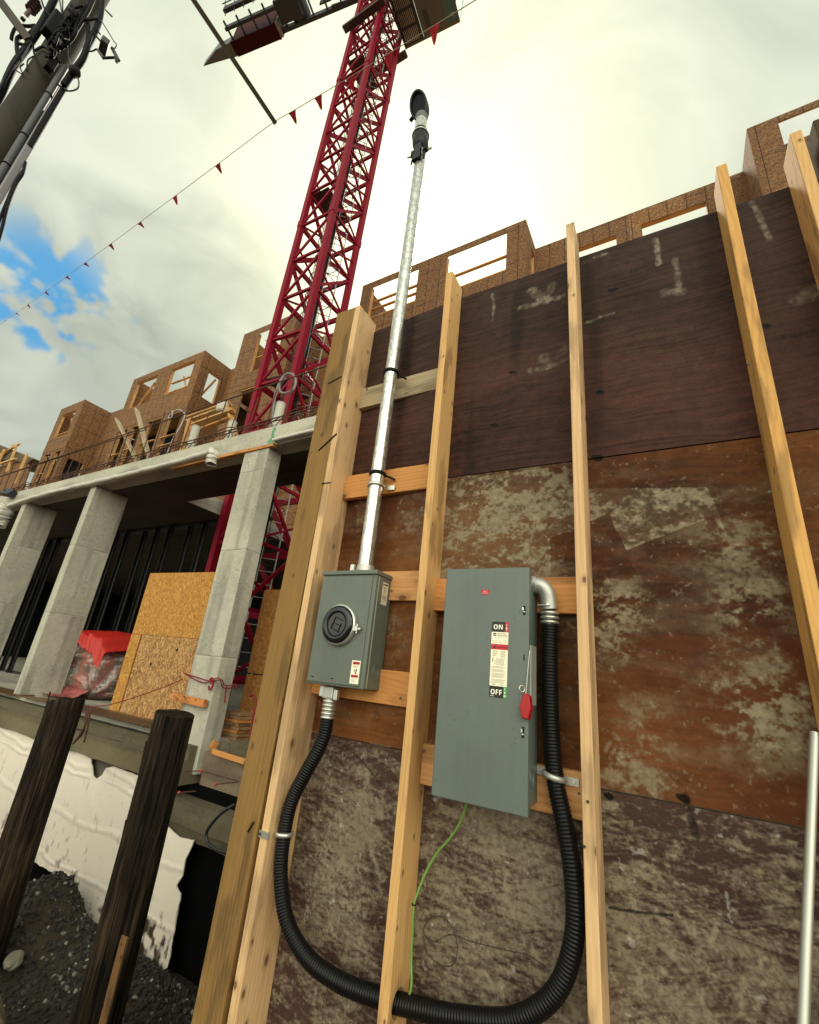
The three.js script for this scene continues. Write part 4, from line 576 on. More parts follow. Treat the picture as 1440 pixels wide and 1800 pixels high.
{ // wrapped bundle with a red tarp
  const t = thing('wrapped_bundle', 'plastic wrapped bundle under a bright red tarp beside the chipboard partition', 'bundle', null, [-9.85, 0.66, -3.62]);
  const g = new THREE.SphereGeometry(1, 72, 48), p = g.attributes.position; for (let i = 0; i < p.count; i++) { let x = p.getX(i), y = p.getY(i), z = p.getZ(i); const s = (v) => Math.sign(v) * Math.pow(Math.abs(v), 0.62); const a = Math.atan2(z, x), f = 0.9 + 0.30 * (fbm(a * 2.2 + 9, y * 5 + 2 * Math.sin(a * 3), 5, 33) - 0.5) + 0.05 * Math.sin(a * 9 + y * 12 + 5 * fbm(a, y * 3, 2, 7)); p.setXYZ(i, s(x) * 0.72 * f * (1 - 0.18 * sstep(0.2, 1, y)), Math.max(s(y), -0.95) * 0.56 + 0.53, s(z) * 0.55 * f); } g.computeVertexNormals(); uvm(g, 1);
  const wr = tex(512, 512, (u, v) => { const a = tf(u, v, 5, 8, 5, 301), st = tf(u, v, 6, 40, 4, 303), w = sstep(0.50, 0.78, tf(u, v, 9, 34, 5, 303) * 0.6 + tf(u, v, 40, 14, 3, 307) * 0.4), rd = sstep(0.35, 0.7, tf(u, v, 3, 3, 3, 305)); const c = [mix(0.15, 0.36, rd), mix(0.125, 0.125, rd), mix(0.11, 0.105, rd)].map((q) => q * (0.6 + 0.8 * a)); return [mix(c[0], 0.58, w * 0.75), mix(c[1], 0.50, w * 0.75), mix(c[2], 0.44, w * 0.75)]; }, 1.2, 1.2);
  part('plastic_wrap', g, new THREE.MeshPhysicalMaterial({ map: wr, roughness: 0.3, clearcoat: 0.6, clearcoatRoughness: 0.25 }), t);
  const c = new THREE.PlaneGeometry(1.55, 1.0, 70, 46), q = c.attributes.position; for (let i = 0; i < q.count; i++) { const x = q.getX(i), y = q.getY(i); const fold = 0.07 * (fbm(x * 5 + y * 2, y * 1.3, 4, 44) - 0.5) + 0.034 * Math.sin(x * 18 + 3 * y + 7 * fbm(x * 2, y * 2, 2, 4)) + 0.012 * Math.sin(x * 41 + y * 9 + 6 * fbm(x * 3, y * 3, 2, 5)); const over = Math.max(0, y * -1 - 0.02); q.setXYZ(i, x * 0.98 + 0.03, 1.22 - 0.75 * over * (0.6 + 0.5 * sstep(-0.6, 0.6, x)) - 0.05 * x * x + fold - 0.22 * sstep(0.5, 0.8, Math.abs(x)), 0.02 - Math.max(y, -0.1) * 0.85 + over * 0.16 + 0.42 * sstep(0, 0.15, over) + fold); } c.computeVertexNormals();
  part('red_tarp', c, std([0.50, 0.018, 0.012], 0.55, 0, { side: THREE.DoubleSide }), t);
  const h = new THREE.PlaneGeometry(1.1, 0.5, 44, 20), k = h.attributes.position; for (let i = 0; i < k.count; i++) { const x = k.getX(i), y = k.getY(i); const f = 0.10 * (fbm(x * 7, y * 6, 4, 61) - 0.3); k.setXYZ(i, x - 0.1, 0.02 + Math.max(0, f) + 0.22 * Math.max(0, -y) * 0.2 + 0.12 * sstep(0.0, 0.25, y), 0.62 - y + f); } h.computeVertexNormals(); part('dragging_tarp', h, std([0.34, 0.09, 0.085], 0.5, 0, { side: THREE.DoubleSide }), t);
}
{ // plank sheets lying along the edge
  const t = thing('plywood_offcuts', 'dark warped plywood sheets lying on the podium edge behind the two piles', 'plywood'); const sheet = (pts, y, mat, curl, seed) => { const g = new THREE.ExtrudeGeometry(shapeOf(pts), { depth: 0.016, bevelEnabled: false }); g.rotateX(-Math.PI / 2); uvm(g, 0); const p = g.attributes.position; for (let i = 0; i < p.count; i++) p.setY(i, p.getY(i) + y + curl * Math.pow(clamp((p.getX(i) + 8) / 3), 2)); g.computeVertexNormals(); return part('sheet', g, mat, t); };
  const darkTone = std([0.34, 0.24, 0.16], 0.4, 0, { map: oldT });
  sheet([[-9.8, 2.28], [-6.0, 2.18], [-5.75, 2.45], [-7.2, 2.72], [-9.2, 2.75]], 0.67, darkTone, 0.05); sheet([[-8.2, 2.16], [-5.62, 2.12], [-5.6, 2.4], [-7.9, 2.5]], 0.70, std([0.20, 0.12, 0.08], 0.6, 0, { map: oldT }), 0.02); sheet([[-12.5, 2.2], [-9.9, 2.22], [-9.9, 2.6], [-12.5, 2.7]], 0.665, darkTone, 0);
}
{
  const t = thing('timber_block', 'short orange timber block fixed across the foot of the nearest column', 'timber block'); const b = beam('block', [-5.673,1.09,-2.25], [-5.019,1.073,-2.25], 0.085, 0.05, std([0.95, 0.55, 0.30], 0.7, 0, { map: firT }), t, [0, 0, 1], true); for (let i = 0; i < 6; i++) { part('nail_head', new THREE.SphereGeometry(0.009, 8, 6), M.dark, b, [rr(-0.03, 0.03), rr(0.06, 0.56), 0.025]); }
}
{
  const t = thing('red_rope', 'thin red rope tied round the nearest column and trailing left over the chipboard', 'rope');
  part('wrap', tubeG([[-5.646,1.379,-2.3], [-5.356,1.354,-2.29], [-5.072,1.331,-2.29], [-4.884,1.361,-2.3], [-4.96, 1.30, -2.42], [-4.96, 1.31, -2.62], [-5.3, 1.33, -2.64]], 0.007, 60, 8), M.rope, t);
  part('wrap', tubeG([[-5.652,1.379,-2.305], [-5.163,1.302,-2.285], [-4.93,1.377,-2.29], [-4.945, 1.27, -2.40], [-4.95, 1.28, -2.63]], 0.007, 50, 8), M.rope, t);
  part('knot', new THREE.TorusKnotGeometry(0.02, 0.009, 50, 8, 2, 3), M.rope, t, [-5.029,1.34,-2.27]); part('loose_end', tubeG([[-5.029,1.34,-2.27], [-4.985,1.278,-2.27], [-5.044,1.233,-2.28], [-5.069,1.271,-2.28]], 0.012, 30, 8), M.rope, t);
  part('loose_end', tubeG([[-4.95, 1.29, -2.45], [-4.94, 1.2, -2.45], [-4.93, 1.1, -2.46]], 0.009, 20, 8), M.rope, t);
  part('trail', tubeG([[-5.829,1.293,-2.45], [-6.118,1.17,-2.42], [-6.598,1.005,-2.4], [-7.144,0.833,-2.36], [-7.513,0.754,-2.3]], 0.007, 60, 8), M.rope, t);
}
{
  const t = thing('board_stack', 'small stack of short brown boards at the foot of the nearest column', 'board stack', null, [-5.10, 0.60, -2.98]);
  for (let i = 0; i < 9; i++) { const g = lumber(0.30, 0.036, 0.42); const m = part('board', g, i % 3 ? std([0.62, 0.48, 0.34], 0.85, 0, { map: oldT }) : M.orange, t, [rr(-0.02, 0.02), 0.02 + i * 0.041, 0.2]); m.quaternion.setFromRotationMatrix(new THREE.Matrix4().makeBasis(V([1, 0, 0]), V([0, 0, -1]), V([0, 1, 0]))); m.rotation.z += rr(-0.05, 0.05); }
}
{
  const t = thing('red_canister', 'red canister with white marks beside the board stack', 'canister', null, [-4.52, 0.70, -2.72]);
  part('can', uvm(new RoundedBoxGeometry(0.12, 0.34, 0.12, 3, 0.02), 1), std([0.30, 0.012, 0.02], 0.5), t, [0, 0.17, 0]); for (let i = 0; i < 3; i++) part('mark', new THREE.ExtrudeGeometry(shapeOf([[-0.03, -0.02], [0, -0.008], [0.035, -0.02], [0.02, 0.005], [0.03, 0.025], [0, 0.012], [-0.03, 0.022], [-0.018, 0]]), { depth: 0.002, bevelEnabled: false }), M.poly, t, [0, 0.07 + i * 0.10, 0.06]);
  part('hose', tubeG([[-0.08, 0.02, 0.05], [-0.10, 0.25, 0.04], [-0.12, 0.42, 0.02], [-0.25, 0.5, -0.04], [-0.38, 0.48, -0.1]], 0.012, 40, 8), M.rope, t); part('nozzle', cyl(0.014, 0.018, 0.2, 10), M.poly, t, [0.09, 0.4, 0], [0, 0, 0.4]);
}
{
  const t = thing('broken_form_boards', 'two splintered orange boards lying on the stub wall left of the corner post', 'boards');
  beam('board', [-4.79,0.6,-2.3], [-4.743,0.69,-2.3], 0.09, 0.03, M.orange, t, [0.3, 0, 1], true); beam('board', [-4.753,0.582,-2.3], [-4.26,0.55,-2.35], 0.06, 0.06, M.orange, t, [0, 0.4, 1], true);
}
{
  const t = thing('tie_wires', 'thin wires with red tips sticking out of the pinkish stub wall', 'wires');
  for (const [a, b] of [[[-5.127,0.325,-2.25], [-4.763,0.397,-2.2]], [[-4.763,0.397,-2.2], [-4.22,0.385,-2.25]], [[-4.41,0.334,-2.12], [-4.15,0.398,-2.2]], [[-5.047,0.131,-2.2], [-4.661,0.227,-2.1]]]) { rod('wire', a, b, 0.006, M.rust, t); part('tip', new THREE.SphereGeometry(0.018, 10, 8), std([0.5, 0.05, 0.03], 0.6), t, a); }
}
{ const t = thing('black_cable', 'black cable looping over the lower ledge behind the corner post', 'cable'); part('cable', tubeG([[-3.929,0.261,-2], [-4.038,0.188,-1.98], [-4.164,0.065,-1.98], [-4.247,-0.054,-2], [-4.206,-0.117,-2], [-4.063,-0.138,-1.98], [-3.887,-0.118,-1.95], [-3.709,-0.086,-1.95]], 0.016, 70, 10), std([0.02, 0.022, 0.026], 0.35), t); }
{ const t = thing('twigs', 'dry brown twigs hanging behind the top of the farther pile', 'twigs'); for (const l of [[[-6.289,0.872,-1.6], [-6.198,0.732,-1.58], [-6.203,0.597,-1.55], [-6.192,0.504,-1.5]], [[-6.418,0.871,-1.7], [-6.288,0.687,-1.66], [-6.156,0.528,-1.6]], [[-6.347,0.84,-1.62], [-6.202,0.62,-1.58], [-6.26,0.51,-1.55]]]) part('twig', tubeG(l, 0.012, 24, 6), M.rust, t); }

// ================= REBAR ALONG THE SLAB EDGE =================
{
  const t = thing('rebar_cage', 'rusty reinforcement cage and starter bars along the podium slab edge', 'rebar');
  const zz = (x) => -2.42 + (x + 6) * 0.016;
  for (const [y, dz] of [[5.03, 0], [5.12, -0.16], [5.22, 0], [5.30, -0.16]]) rod('long_bar', [-24, y, zz(-24) + dz], [-3.2, y + 0.01, zz(-3.2) + dz], 0.011, M.rust, t, 6);
  rod('top_rail', [-16.5, 5.74, zz(-16.5)], [-3.4, 5.97, zz(-3.4)], 0.013, M.rust, t, 6); rod('top_rail', [-24, 5.66, zz(-24)], [-9, 5.84, zz(-9) - 0.03], 0.011, M.rust, t, 6);
  const q = rng(9); for (let i = 0; i < 40; i++) { const x = -20 + i * 0.43 + 0.1 * q(); if (x > -3.3) break; rod('starter_bar', [x, 4.95, zz(x)], [x + 0.06 * (q() - 0.5) + 0.03, 5.78 + 0.35 * q() * q(), zz(x) + 0.08 * (q() - 0.5)], 0.010, M.rust, t, 6); }
  const zig = []; for (let i = 0; i < 110; i++) { const x = -20 + i * 0.155; if (x > -3.3) break; const up = i % 2; const a = [x, up ? 5.26 : 5.02, zz(x) + (up ? -0.02 : 0.02)], b = [x + 0.155, up ? 5.02 : 5.26, zz(x) + (up ? 0.02 : -0.02)]; const L = V(a).distanceTo(V(b)), g = cyl(0.0075, 0.0075, L, 5); g.translate(0, L / 2, 0); const o = new THREE.Object3D(); orient(o, a, b); o.updateMatrix(); g.applyMatrix4(o.matrix); zig.push(g); }
  part('lattice_wire', merge(zig), M.rust, t);
  for (let i = 0; i < 8; i++) { const x = -15 + i * 1.5 + rr(-0.4, 0.4); tube('loose_bar', [[x, 5.05, zz(x) - 0.1], [x + 0.5, 5.3, zz(x) - 0.12], [x + 1.1, 5.36, zz(x) - 0.05], [x + 1.6, 5.2, zz(x)]], 0.009, M.rust, t, 20, 5); }
}
// things standing on the slab
{ const t = thing('timber_braces', 'two grey timber braces leaning on the slab edge left of the crane', 'braces'); beam('brace', [-10.964,6.629,-2.75], ext([-10.964,6.629,-2.75], [-9.351,5.356,-2.6], 5.0), 0.04, 0.14, M.old, t, [0.5, 0, 1], true); beam('brace', [-10.212,6.726,-2.75], ext([-10.212,6.726,-2.75], [-8.914,5.388,-2.6], 5.0), 0.04, 0.14, M.old, t, [0.5, 0, 1], true); }
{
  const t = thing('timber_bench', 'rough timber bench of old planks on the slab left of the crane leg', 'bench'); const P = [[[-9.229,6.587,-3.4], [-7.885,6.675,-3.4]], [[-9.962,7.088,-3.8], [-8.465,7.166,-3.8]], [[-8.626,6.259,-3.2], [-7.368,6.35,-3.2]]];
  for (const [a, b] of P) beam('plank', a, b, 0.05, 0.13, M.frame, t, [0, 0.2, 1], true); beam('plank', [-7.956,5.818,-2.9], [-6.988,5.916,-2.9], 0.035, 0.09, M.orange, t, [0, 0, 1], true);
  beam('leg', [-7.734,6.578,-3.3], ext([-7.734,6.578,-3.3], [-7.058,5.768,-3.1], 5.0), 0.05, 0.12, M.frame, t, [0, 0, 1], true); beam('leg', [-8.957,6.501,-3.3], ext([-8.957,6.501,-3.3], [-8.574,5.777,-3.1], 5.0), 0.05, 0.12, M.frame, t, [0, 0, 1], true); beam('brace', [-8.251,7.159,-3.7], [-7.494,6.625,-3.6], 0.05, 0.15, std([0.32, 0.2, 0.13], 0.8, 0, { map: oldT }), t, [0, 0, 1], true);
  for (const [px, py] of [[0, 0]]) part('cement_bag', uvm(new RoundedBoxGeometry(0.22, 0.26, 0.2, 4, 0.07), 1), M.poly, t, [-8.024,6.676,-3.35]);
}
for (const [p, l] of [[[-7.649,5.671,-2.7], 'tall white plastic drum on the slab edge under the timber bench'], [[-6.587,5.556,-2.7], 'tall white plastic drum on the slab edge by the bench leg'], [[-5.434,5.676,-2.7], 'tall white plastic drum on the slab edge at the foot of the crane']]) { const t = thing('drum', l, 'drum', null, [p[0], 5.0, p[2]]); const hh = p[1] - 4.93; part('tub', cyl(0.075, 0.07, hh, 20), M.poly, t, [0, hh / 2, 0]); part('rim', new THREE.TorusGeometry(0.075, 0.008, 8, 24), M.poly, t, [0, hh, 0], [Math.PI / 2, 0, 0]); }
{ const t = thing('grey_hose', 'grey hose standing in a loop before the red crane mast', 'hose'); part('hose', tubeG([[-5.6, 5.0, -2.7], [-5.561,5.514,-2.7], [-5.651,5.865,-2.72], [-5.68,6.163,-2.75], [-5.64,6.454,-2.8], [-5.475,6.444,-2.8], [-5.325,6.271,-2.8], [-5.331,6.084,-2.8], [-5.507,6.046,-2.8], [-5.638,6.101,-2.78], [-5.64,6.231,-2.76], [-5.433,6.278,-2.7]], 0.022, 90, 10), std([0.20, 0.19, 0.18], 0.5), t); }
{ const t = thing('wire_coil', 'pale wire loop hanging at the corner of the upper bay', 'wire'); part('wire', tubeG([[-8.668,6.334,-2.7], [-8.614,6.171,-2.7], [-8.727,6.168,-2.7], [-8.69,6.256,-2.7], [-8.528,6.316,-2.7], [-8.315,6.255,-2.7], [-8.164,6.114,-2.7], [-8.192,5.882,-2.7], [-8.121,5.554,-2.6], [-8.2, 5.0, -2.6]], 0.012, 60, 8), std([0.4, 0.4, 0.38], 0.5), t); }

// ================= WOOD FRAME BUILDING =================
const wood = thing('wood_frame_building', 'unfinished chipboard clad wooden building with empty window openings above the podium', 'wooden building', null, [-6, 0, -7]);
wood.rotation.y = -0.0132;
const WT = 13.7, RIM = 11.2, LOW = 8.1;
const wx = (x) => x + 6;                                    // building coordinates
function clad(name, u0, u1, y0, y1, holes, place, mat = M.osb) { const g = new THREE.ExtrudeGeometry(shapeOf(rect(u0, u1, y0, y1), holes.map((h) => rect(...h))), { depth: 0.012, bevelEnabled: false }); uvm(g, 1); const m = part(name, g, mat, wood); place(m); return m; }
// a framed wall: cladding outside, studs, plates and window bucks inside. face: 'front' (z = c) or 'side' (x = c, outside towards +x or -x)
function framedWall(face, c, u0, u1, y0, y1, holes, out = 1, label) {
  const T = 0.13; let put;
  if (face === 'front') put = (m) => { m.position.z += c; }; else put = null;
  const place = face === 'front' ? (m) => m.position.set(0, 0, c) : (m) => { m.position.set(c, 0, 0); m.rotation.y = out > 0 ? Math.PI / 2 : -Math.PI / 2; };
  // for a side wall shape u = -z (out>0) so that +u runs away from the street
  const flip = face === 'side' && out < 0; const H = holes.map((h) => flip ? [-h[1], -h[0], h[2], h[3]] : h), a = flip ? -u1 : u0, b = flip ? -u0 : u1;
  // separate sheets, each cut round the openings
  const nS = Math.max(1, Math.round((b - a) / 1.22)), sw2 = (b - a) / nS;
  for (let s = 0; s < nS; s++) {
    const l = a + s * sw2 + 0.0008, r = a + (s + 1) * sw2 - 0.0008, cuts = [l, r]; for (const h of H) for (const e of [h[0], h[1]]) if (e > l + 0.01 && e < r - 0.01) cuts.push(e); cuts.sort((p, q) => p - q);
    const gs = []; for (let k = 0; k + 1 < cuts.length; k++) { let segs = [[y0, y1]]; const m = (cuts[k] + cuts[k + 1]) / 2; for (const h of H) if (m > h[0] && m < h[1]) segs = segs.flatMap(([p, q]) => [[p, Math.min(q, h[2])], [Math.max(p, h[3]), q]].filter(([x, y]) => y - x > 0.01)); for (const [p, q] of segs) { const g = new THREE.BoxGeometry(cuts[k + 1] - cuts[k], q - p, 0.012); g.translate((cuts[k] + cuts[k + 1]) / 2, (p + q) / 2, 0.006); gs.push(g); } }
    if (!gs.length) continue; const sheet = part('osb_sheet', uvm(merge(gs), 1), [M.osb, M.osbB, M.osb, M.osbC][(R() * 4) | 0], wood); place(sheet); if (label && s === 0) sheet.userData.label = label;
  }
  const piece = (x0, x1, ya, yb, nm = 'wall_stud', z1 = -0.004) => { const g = slabBox(x0, x1, ya, yb, -T, z1, x1 - x0 > yb - ya ? 0 : 1); const m = part(nm, g, M.frame, wood); place(m); };
  piece(a + 0.002, b - 0.002, y1 - 0.042, y1 - 0.003, 'top_plate'); piece(a + 0.04, b - 0.04, y0 + 0.003, y0 + 0.042, 'bottom_plate');
  for (const h of H) { piece(h[0] - 0.04, h[0] - 0.001, h[2] - 0.04, h[3] + 0.04, 'window_jamb'); piece(h[1] + 0.001, h[1] + 0.04, h[2] - 0.04, h[3] + 0.04, 'window_jamb'); piece(h[0], h[1], h[2] - 0.04, h[2] - 0.001, 'window_sill'); if (h[3] < y1 - 0.3) piece(h[0], h[1], h[3] + 0.001, h[3] + 0.04, 'window_header'); }
  for (let x = a + 0.05; x < b - 0.06; x += 0.42) { if (H.some((h) => x > h[0] - 0.10 && x < h[1] + 0.06)) continue; piece(x, x + 0.038, y0 + 0.043, y1 - 0.043); }
}
function rail(x0, x1, y, z, dy = 0) { const m = beam('guard_rail', [wx(x0), y, z], [wx(x1), y + dy, z], 0.035, 0.085, M.frame, wood, [0, 0, 1]); return m; }
function diag(a, b) { return beam('diagonal_brace', [wx(a[0]), a[1], a[2]], [wx(b[0]), b[1], b[2]], 0.035, 0.085, M.frame, wood, [0, 0, 1]); }
const REC = -1.35;
const recOf = (x) => x > -3 ? -1.0 : REC;
const bays = [ // x0, x1, upper windows, lower windows, label
  [-28.5, -25.95, [[-28.0, -26.5, 11.78, 13.2]], [[-28.1, -27.45, 8.5, 10.75], [-26.95, -26.35, 8.5, 10.75]], 'leftmost chipboard bay'],
  [-21.4, -16.13, [[-20.95, -19.3, 11.95, 13.38], [-18.25, -16.62, 11.98, 13.36]], [[-21.0, -20.3, 8.4, 10.75], [-19.95, -19.2, 8.4, 10.75], [-18.75, -17.75, 8.4, 10.75], [-17.3, -16.35, 8.4, 10.75]], 'chipboard bay with two top windows left of the crane'],
  [-13.72, -10.88, [[-12.82, -11.45, 11.62, 13.40]], [[-13.0, -11.95, 8.5, 10.9]], 'chipboard bay behind the crane'],
  [-7.97, -2.5, [[-7.56, -5.82, 12.12, 13.42], [-4.85, -3.02, 12.05, 13.45]], [], 'chipboard bay with two windows right of the corner post'],
  [2.44, 7.2, [[2.95, 5.2, 12.78, 13.52]], [], 'chipboard bay at the right edge'],
];
for (const [x0, x1, hi, lo, label] of bays) {
  framedWall('front', 0, wx(x0), wx(x1), RIM, WT, hi.map((h) => [wx(h[0]), wx(h[1]), h[2], h[3]]), 1, label);
  framedWall('front', 0, wx(x0), wx(x1), LOW, RIM - 0.32, lo.map((h) => [wx(h[0]), wx(h[1]), h[2], h[3]]));
  clad('rim_board', wx(x0) - 0.004, wx(x1) + 0.004, RIM - 0.315, RIM - 0.006, [], (m) => m.position.set(0, 0, 0.012));
  const side = x0 > 0 ? -1 : 1, xs = x0 > 0 ? x0 : x1;
  const hole = x1 === -16.13 ? [[0.42, 1.0, 11.66, 12.95]] : x1 === -2.5 ? [[0.50, 0.86, 11.9, 13.25]] : [];
  const RC = recOf(xs + 0.3); framedWall('side', wx(xs), -0.01, -RC, RIM, WT, hole, side); framedWall('side', wx(xs), -0.01, -RC, LOW, RIM - 0.32, x1 === -25.95 ? [[0.25, 1.0, 8.6, 10.4]] : [], side);
  const rb = clad('rim_board', 0, -RC, RIM - 0.315, RIM - 0.006, [], (m) => { m.position.set(wx(xs) + side * 0.012, 0, side > 0 ? 0 : RC); m.rotation.y = side > 0 ? Math.PI / 2 : -Math.PI / 2; });
  if (x0 < 0) framedWall('side', wx(x0) + 0.13, 0.15, 1.9, RIM, WT - 0.002, [], 1);
  part('added_inner_wall', slabBox(wx(x0) + 0.15, wx(x1) - 0.15, LOW, RIM - 0.31, -1.0, -0.95, 0), M.dark, wood); part('added_inner_wall', slabBox(wx(x0) + 0.001, wx(x0) + 0.013, LOW, RIM - 0.33, REC, -0.14, 1), M.osb, wood);  // near-black sheet added behind lower windows as shade; side sheet blocks the sky
  part('floor_deck', slabBox(wx(x0) + 0.02, wx(x1) - 0.02, RIM - 0.30, RIM - 0.01, REC - 0.1, -0.02, 0), M.frame, wood); part('floor_deck', slabBox(wx(x0) + 0.02, wx(x1) - 0.02, LOW - 0.3, LOW - 0.02, REC - 0.1, -0.02, 0), M.frame, wood);
}
// recessed walls between the bays
const recs = [[-25.95, -21.4, [[-23.4, -22.1, 11.35, 13.28]], [[-24.6, -23.6, 8.5, 10.7]]], [-16.13, -13.72, [], []], [-10.88, -7.97, [[-10.2, -9.1, 11.9, 13.2]], []], [-2.5, 2.44, [[-1.32, -0.37, 11.9, 13.12], [0.24, 1.64, 11.9, 13.16]], []], [7.2, 9, [], []]];
for (const [x0, x1, hi, lo] of recs) { const REC = recOf(x1 - 1.9);
  framedWall('front', REC, wx(x0) + 0.0125, wx(x1) - 0.0125, RIM, WT - 0.003, hi.map((h) => [wx(h[0]), wx(h[1]), h[2], h[3]])); framedWall('front', REC, wx(x0) + 0.0125, wx(x1) - 0.0125, LOW, RIM - 0.32, lo.map((h) => [wx(h[0]), wx(h[1]), h[2], h[3]]));
  clad('rim_board', wx(x0) + 0.02, wx(x1) - 0.02, RIM - 0.315, RIM - 0.006, [], (m) => m.position.set(0, 0, REC + 0.012));
}
part('floor_deck', slabBox(wx(-28.4), wx(9), RIM - 0.30, RIM - 0.02, -9, REC - 0.12, 0), M.frame, wood); part('floor_deck', slabBox(wx(-28.4), wx(9), LOW - 0.30, LOW - 0.02, -9, REC - 0.12, 0), M.frame, wood);
part('dark_back_wall', slabBox(wx(-28.4), wx(9), 5.0, 10.88, -9.1, -9.0, 0), std([0.06, 0.045, 0.03], 0.9), wood);  // dark wall added to keep the lower storey openings dark
part('ground_storey_wall', slabBox(wx(-28.5), wx(9), 5.0, LOW - 0.31, REC - 0.1, REC, 0), M.osb, wood);
for (const [a, b] of [[[-20.9, 11.9, -0.25], [-19.9, 13.3, -0.25]], [[-20.1, 13.4, -0.4], [-19.3, 12.0, -0.4]], [[-18.1, 13.3, -0.5], [-17.3, 12.0, -0.5]], [[-17.0, 13.0, -0.7], [-17.9, 12.0, -0.7]], [[-16.3, 12.9, -0.9], [-16.25, 11.8, -0.45]], [[-27.6, 13.1, -0.3], [-26.8, 12.0, -0.3]], [[-12.7, 13.3, -0.3], [-11.7, 11.9, -0.3]], [[-12.2, 12.1, -0.5], [-11.5, 13.1, -0.5]]]) diag(a, b);
for (const [a, b, y] of [[-20.95, -19.3, 12.10], [-18.25, -16.62, 12.72], [-18.25, -16.62, 12.22], [-28, -26.5, 12.05], [-12.82, -11.45, 12.4]]) rail(a, b, y, -0.17);
for (const y of [12.98, 12.66, 12.32]) rail(-7.6, -5.78, y, -0.17, 0.02); for (const y of [12.78, 12.24]) rail(-4.9, -2.98, y, -0.17, 0.03);
for (const [a, b, y] of [[-21, -20.3, 9.5], [-19.95, -19.2, 9.6], [-18.75, -17.75, 9.7], [-17.3, -16.35, 9.7], [-17.3, -16.35, 9.3], [-28.1, -27.45, 9.6]]) { rail(a, b, y, 0.03); }
for (const [x, y] of [[-12.6, 9.3], [-11.9, 9.0]]) diag([x, y, -0.3], [x + 1.2, y + 0.9, -0.3]);
// neighbour at the far left
{
  const t = thing('distant_wooden_building', 'farther wooden building with a dark sloping roof at the left edge', 'wooden building');
  const a = -7.6;
  const rf = new THREE.ExtrudeGeometry(shapeOf([[-44.648,15.536,-7.6], [-36.534,13.044,-7.6], [-30.506,11.108,-7.6], [-30.983,10.859,-7.6], [-42.449,13.496,-7.6]].map((p) => [p[0], p[1]])), { depth: 2.4, bevelEnabled: false }); rf.translate(0, 0, -2.4); uvm(rf, 0); part('roof', rf, std([0.25, 0.23, 0.17], 0.9, 0, { map: oldT }), t, [0, 0, a]);
  const wl = new THREE.ExtrudeGeometry(shapeOf([[-41.608,11.818,-7.6], [-34.953,11.344,-7.6], [-33.062,11.626,-7.6], [-30.826,10.835,-7.6], [-29.604,7.8,-7.6], [-36.666,7.346,-7.6]].map((p) => [p[0], p[1]])), { depth: 0.05, bevelEnabled: false }); uvm(wl, 1); part('osb_wall', wl, M.osb, t, [0, 0, a - 0.1]);
  for (const [p, q] of [[[-35.771,11.655,-7.5], [-33.707,12.491,-7.5]], [[-32.872,10.52,-7.45], [-33.212,12.416,-7.45]], [[-35.346,12.062,-7.5], [-32.992,12.442,-7.5]], [[-34.698,10.003,-7.4], [-34.649,12.289,-7.4]], [[-30.593,9.442,-7.3], [-30.569,11.254,-7.3]], [[-35.899,11.234,-7.4], [-32.249,11.285,-7.4]]]) beam('lumber', p, q, 0.10, 0.10, M.fir2, t, [0, 0, 1]);
}

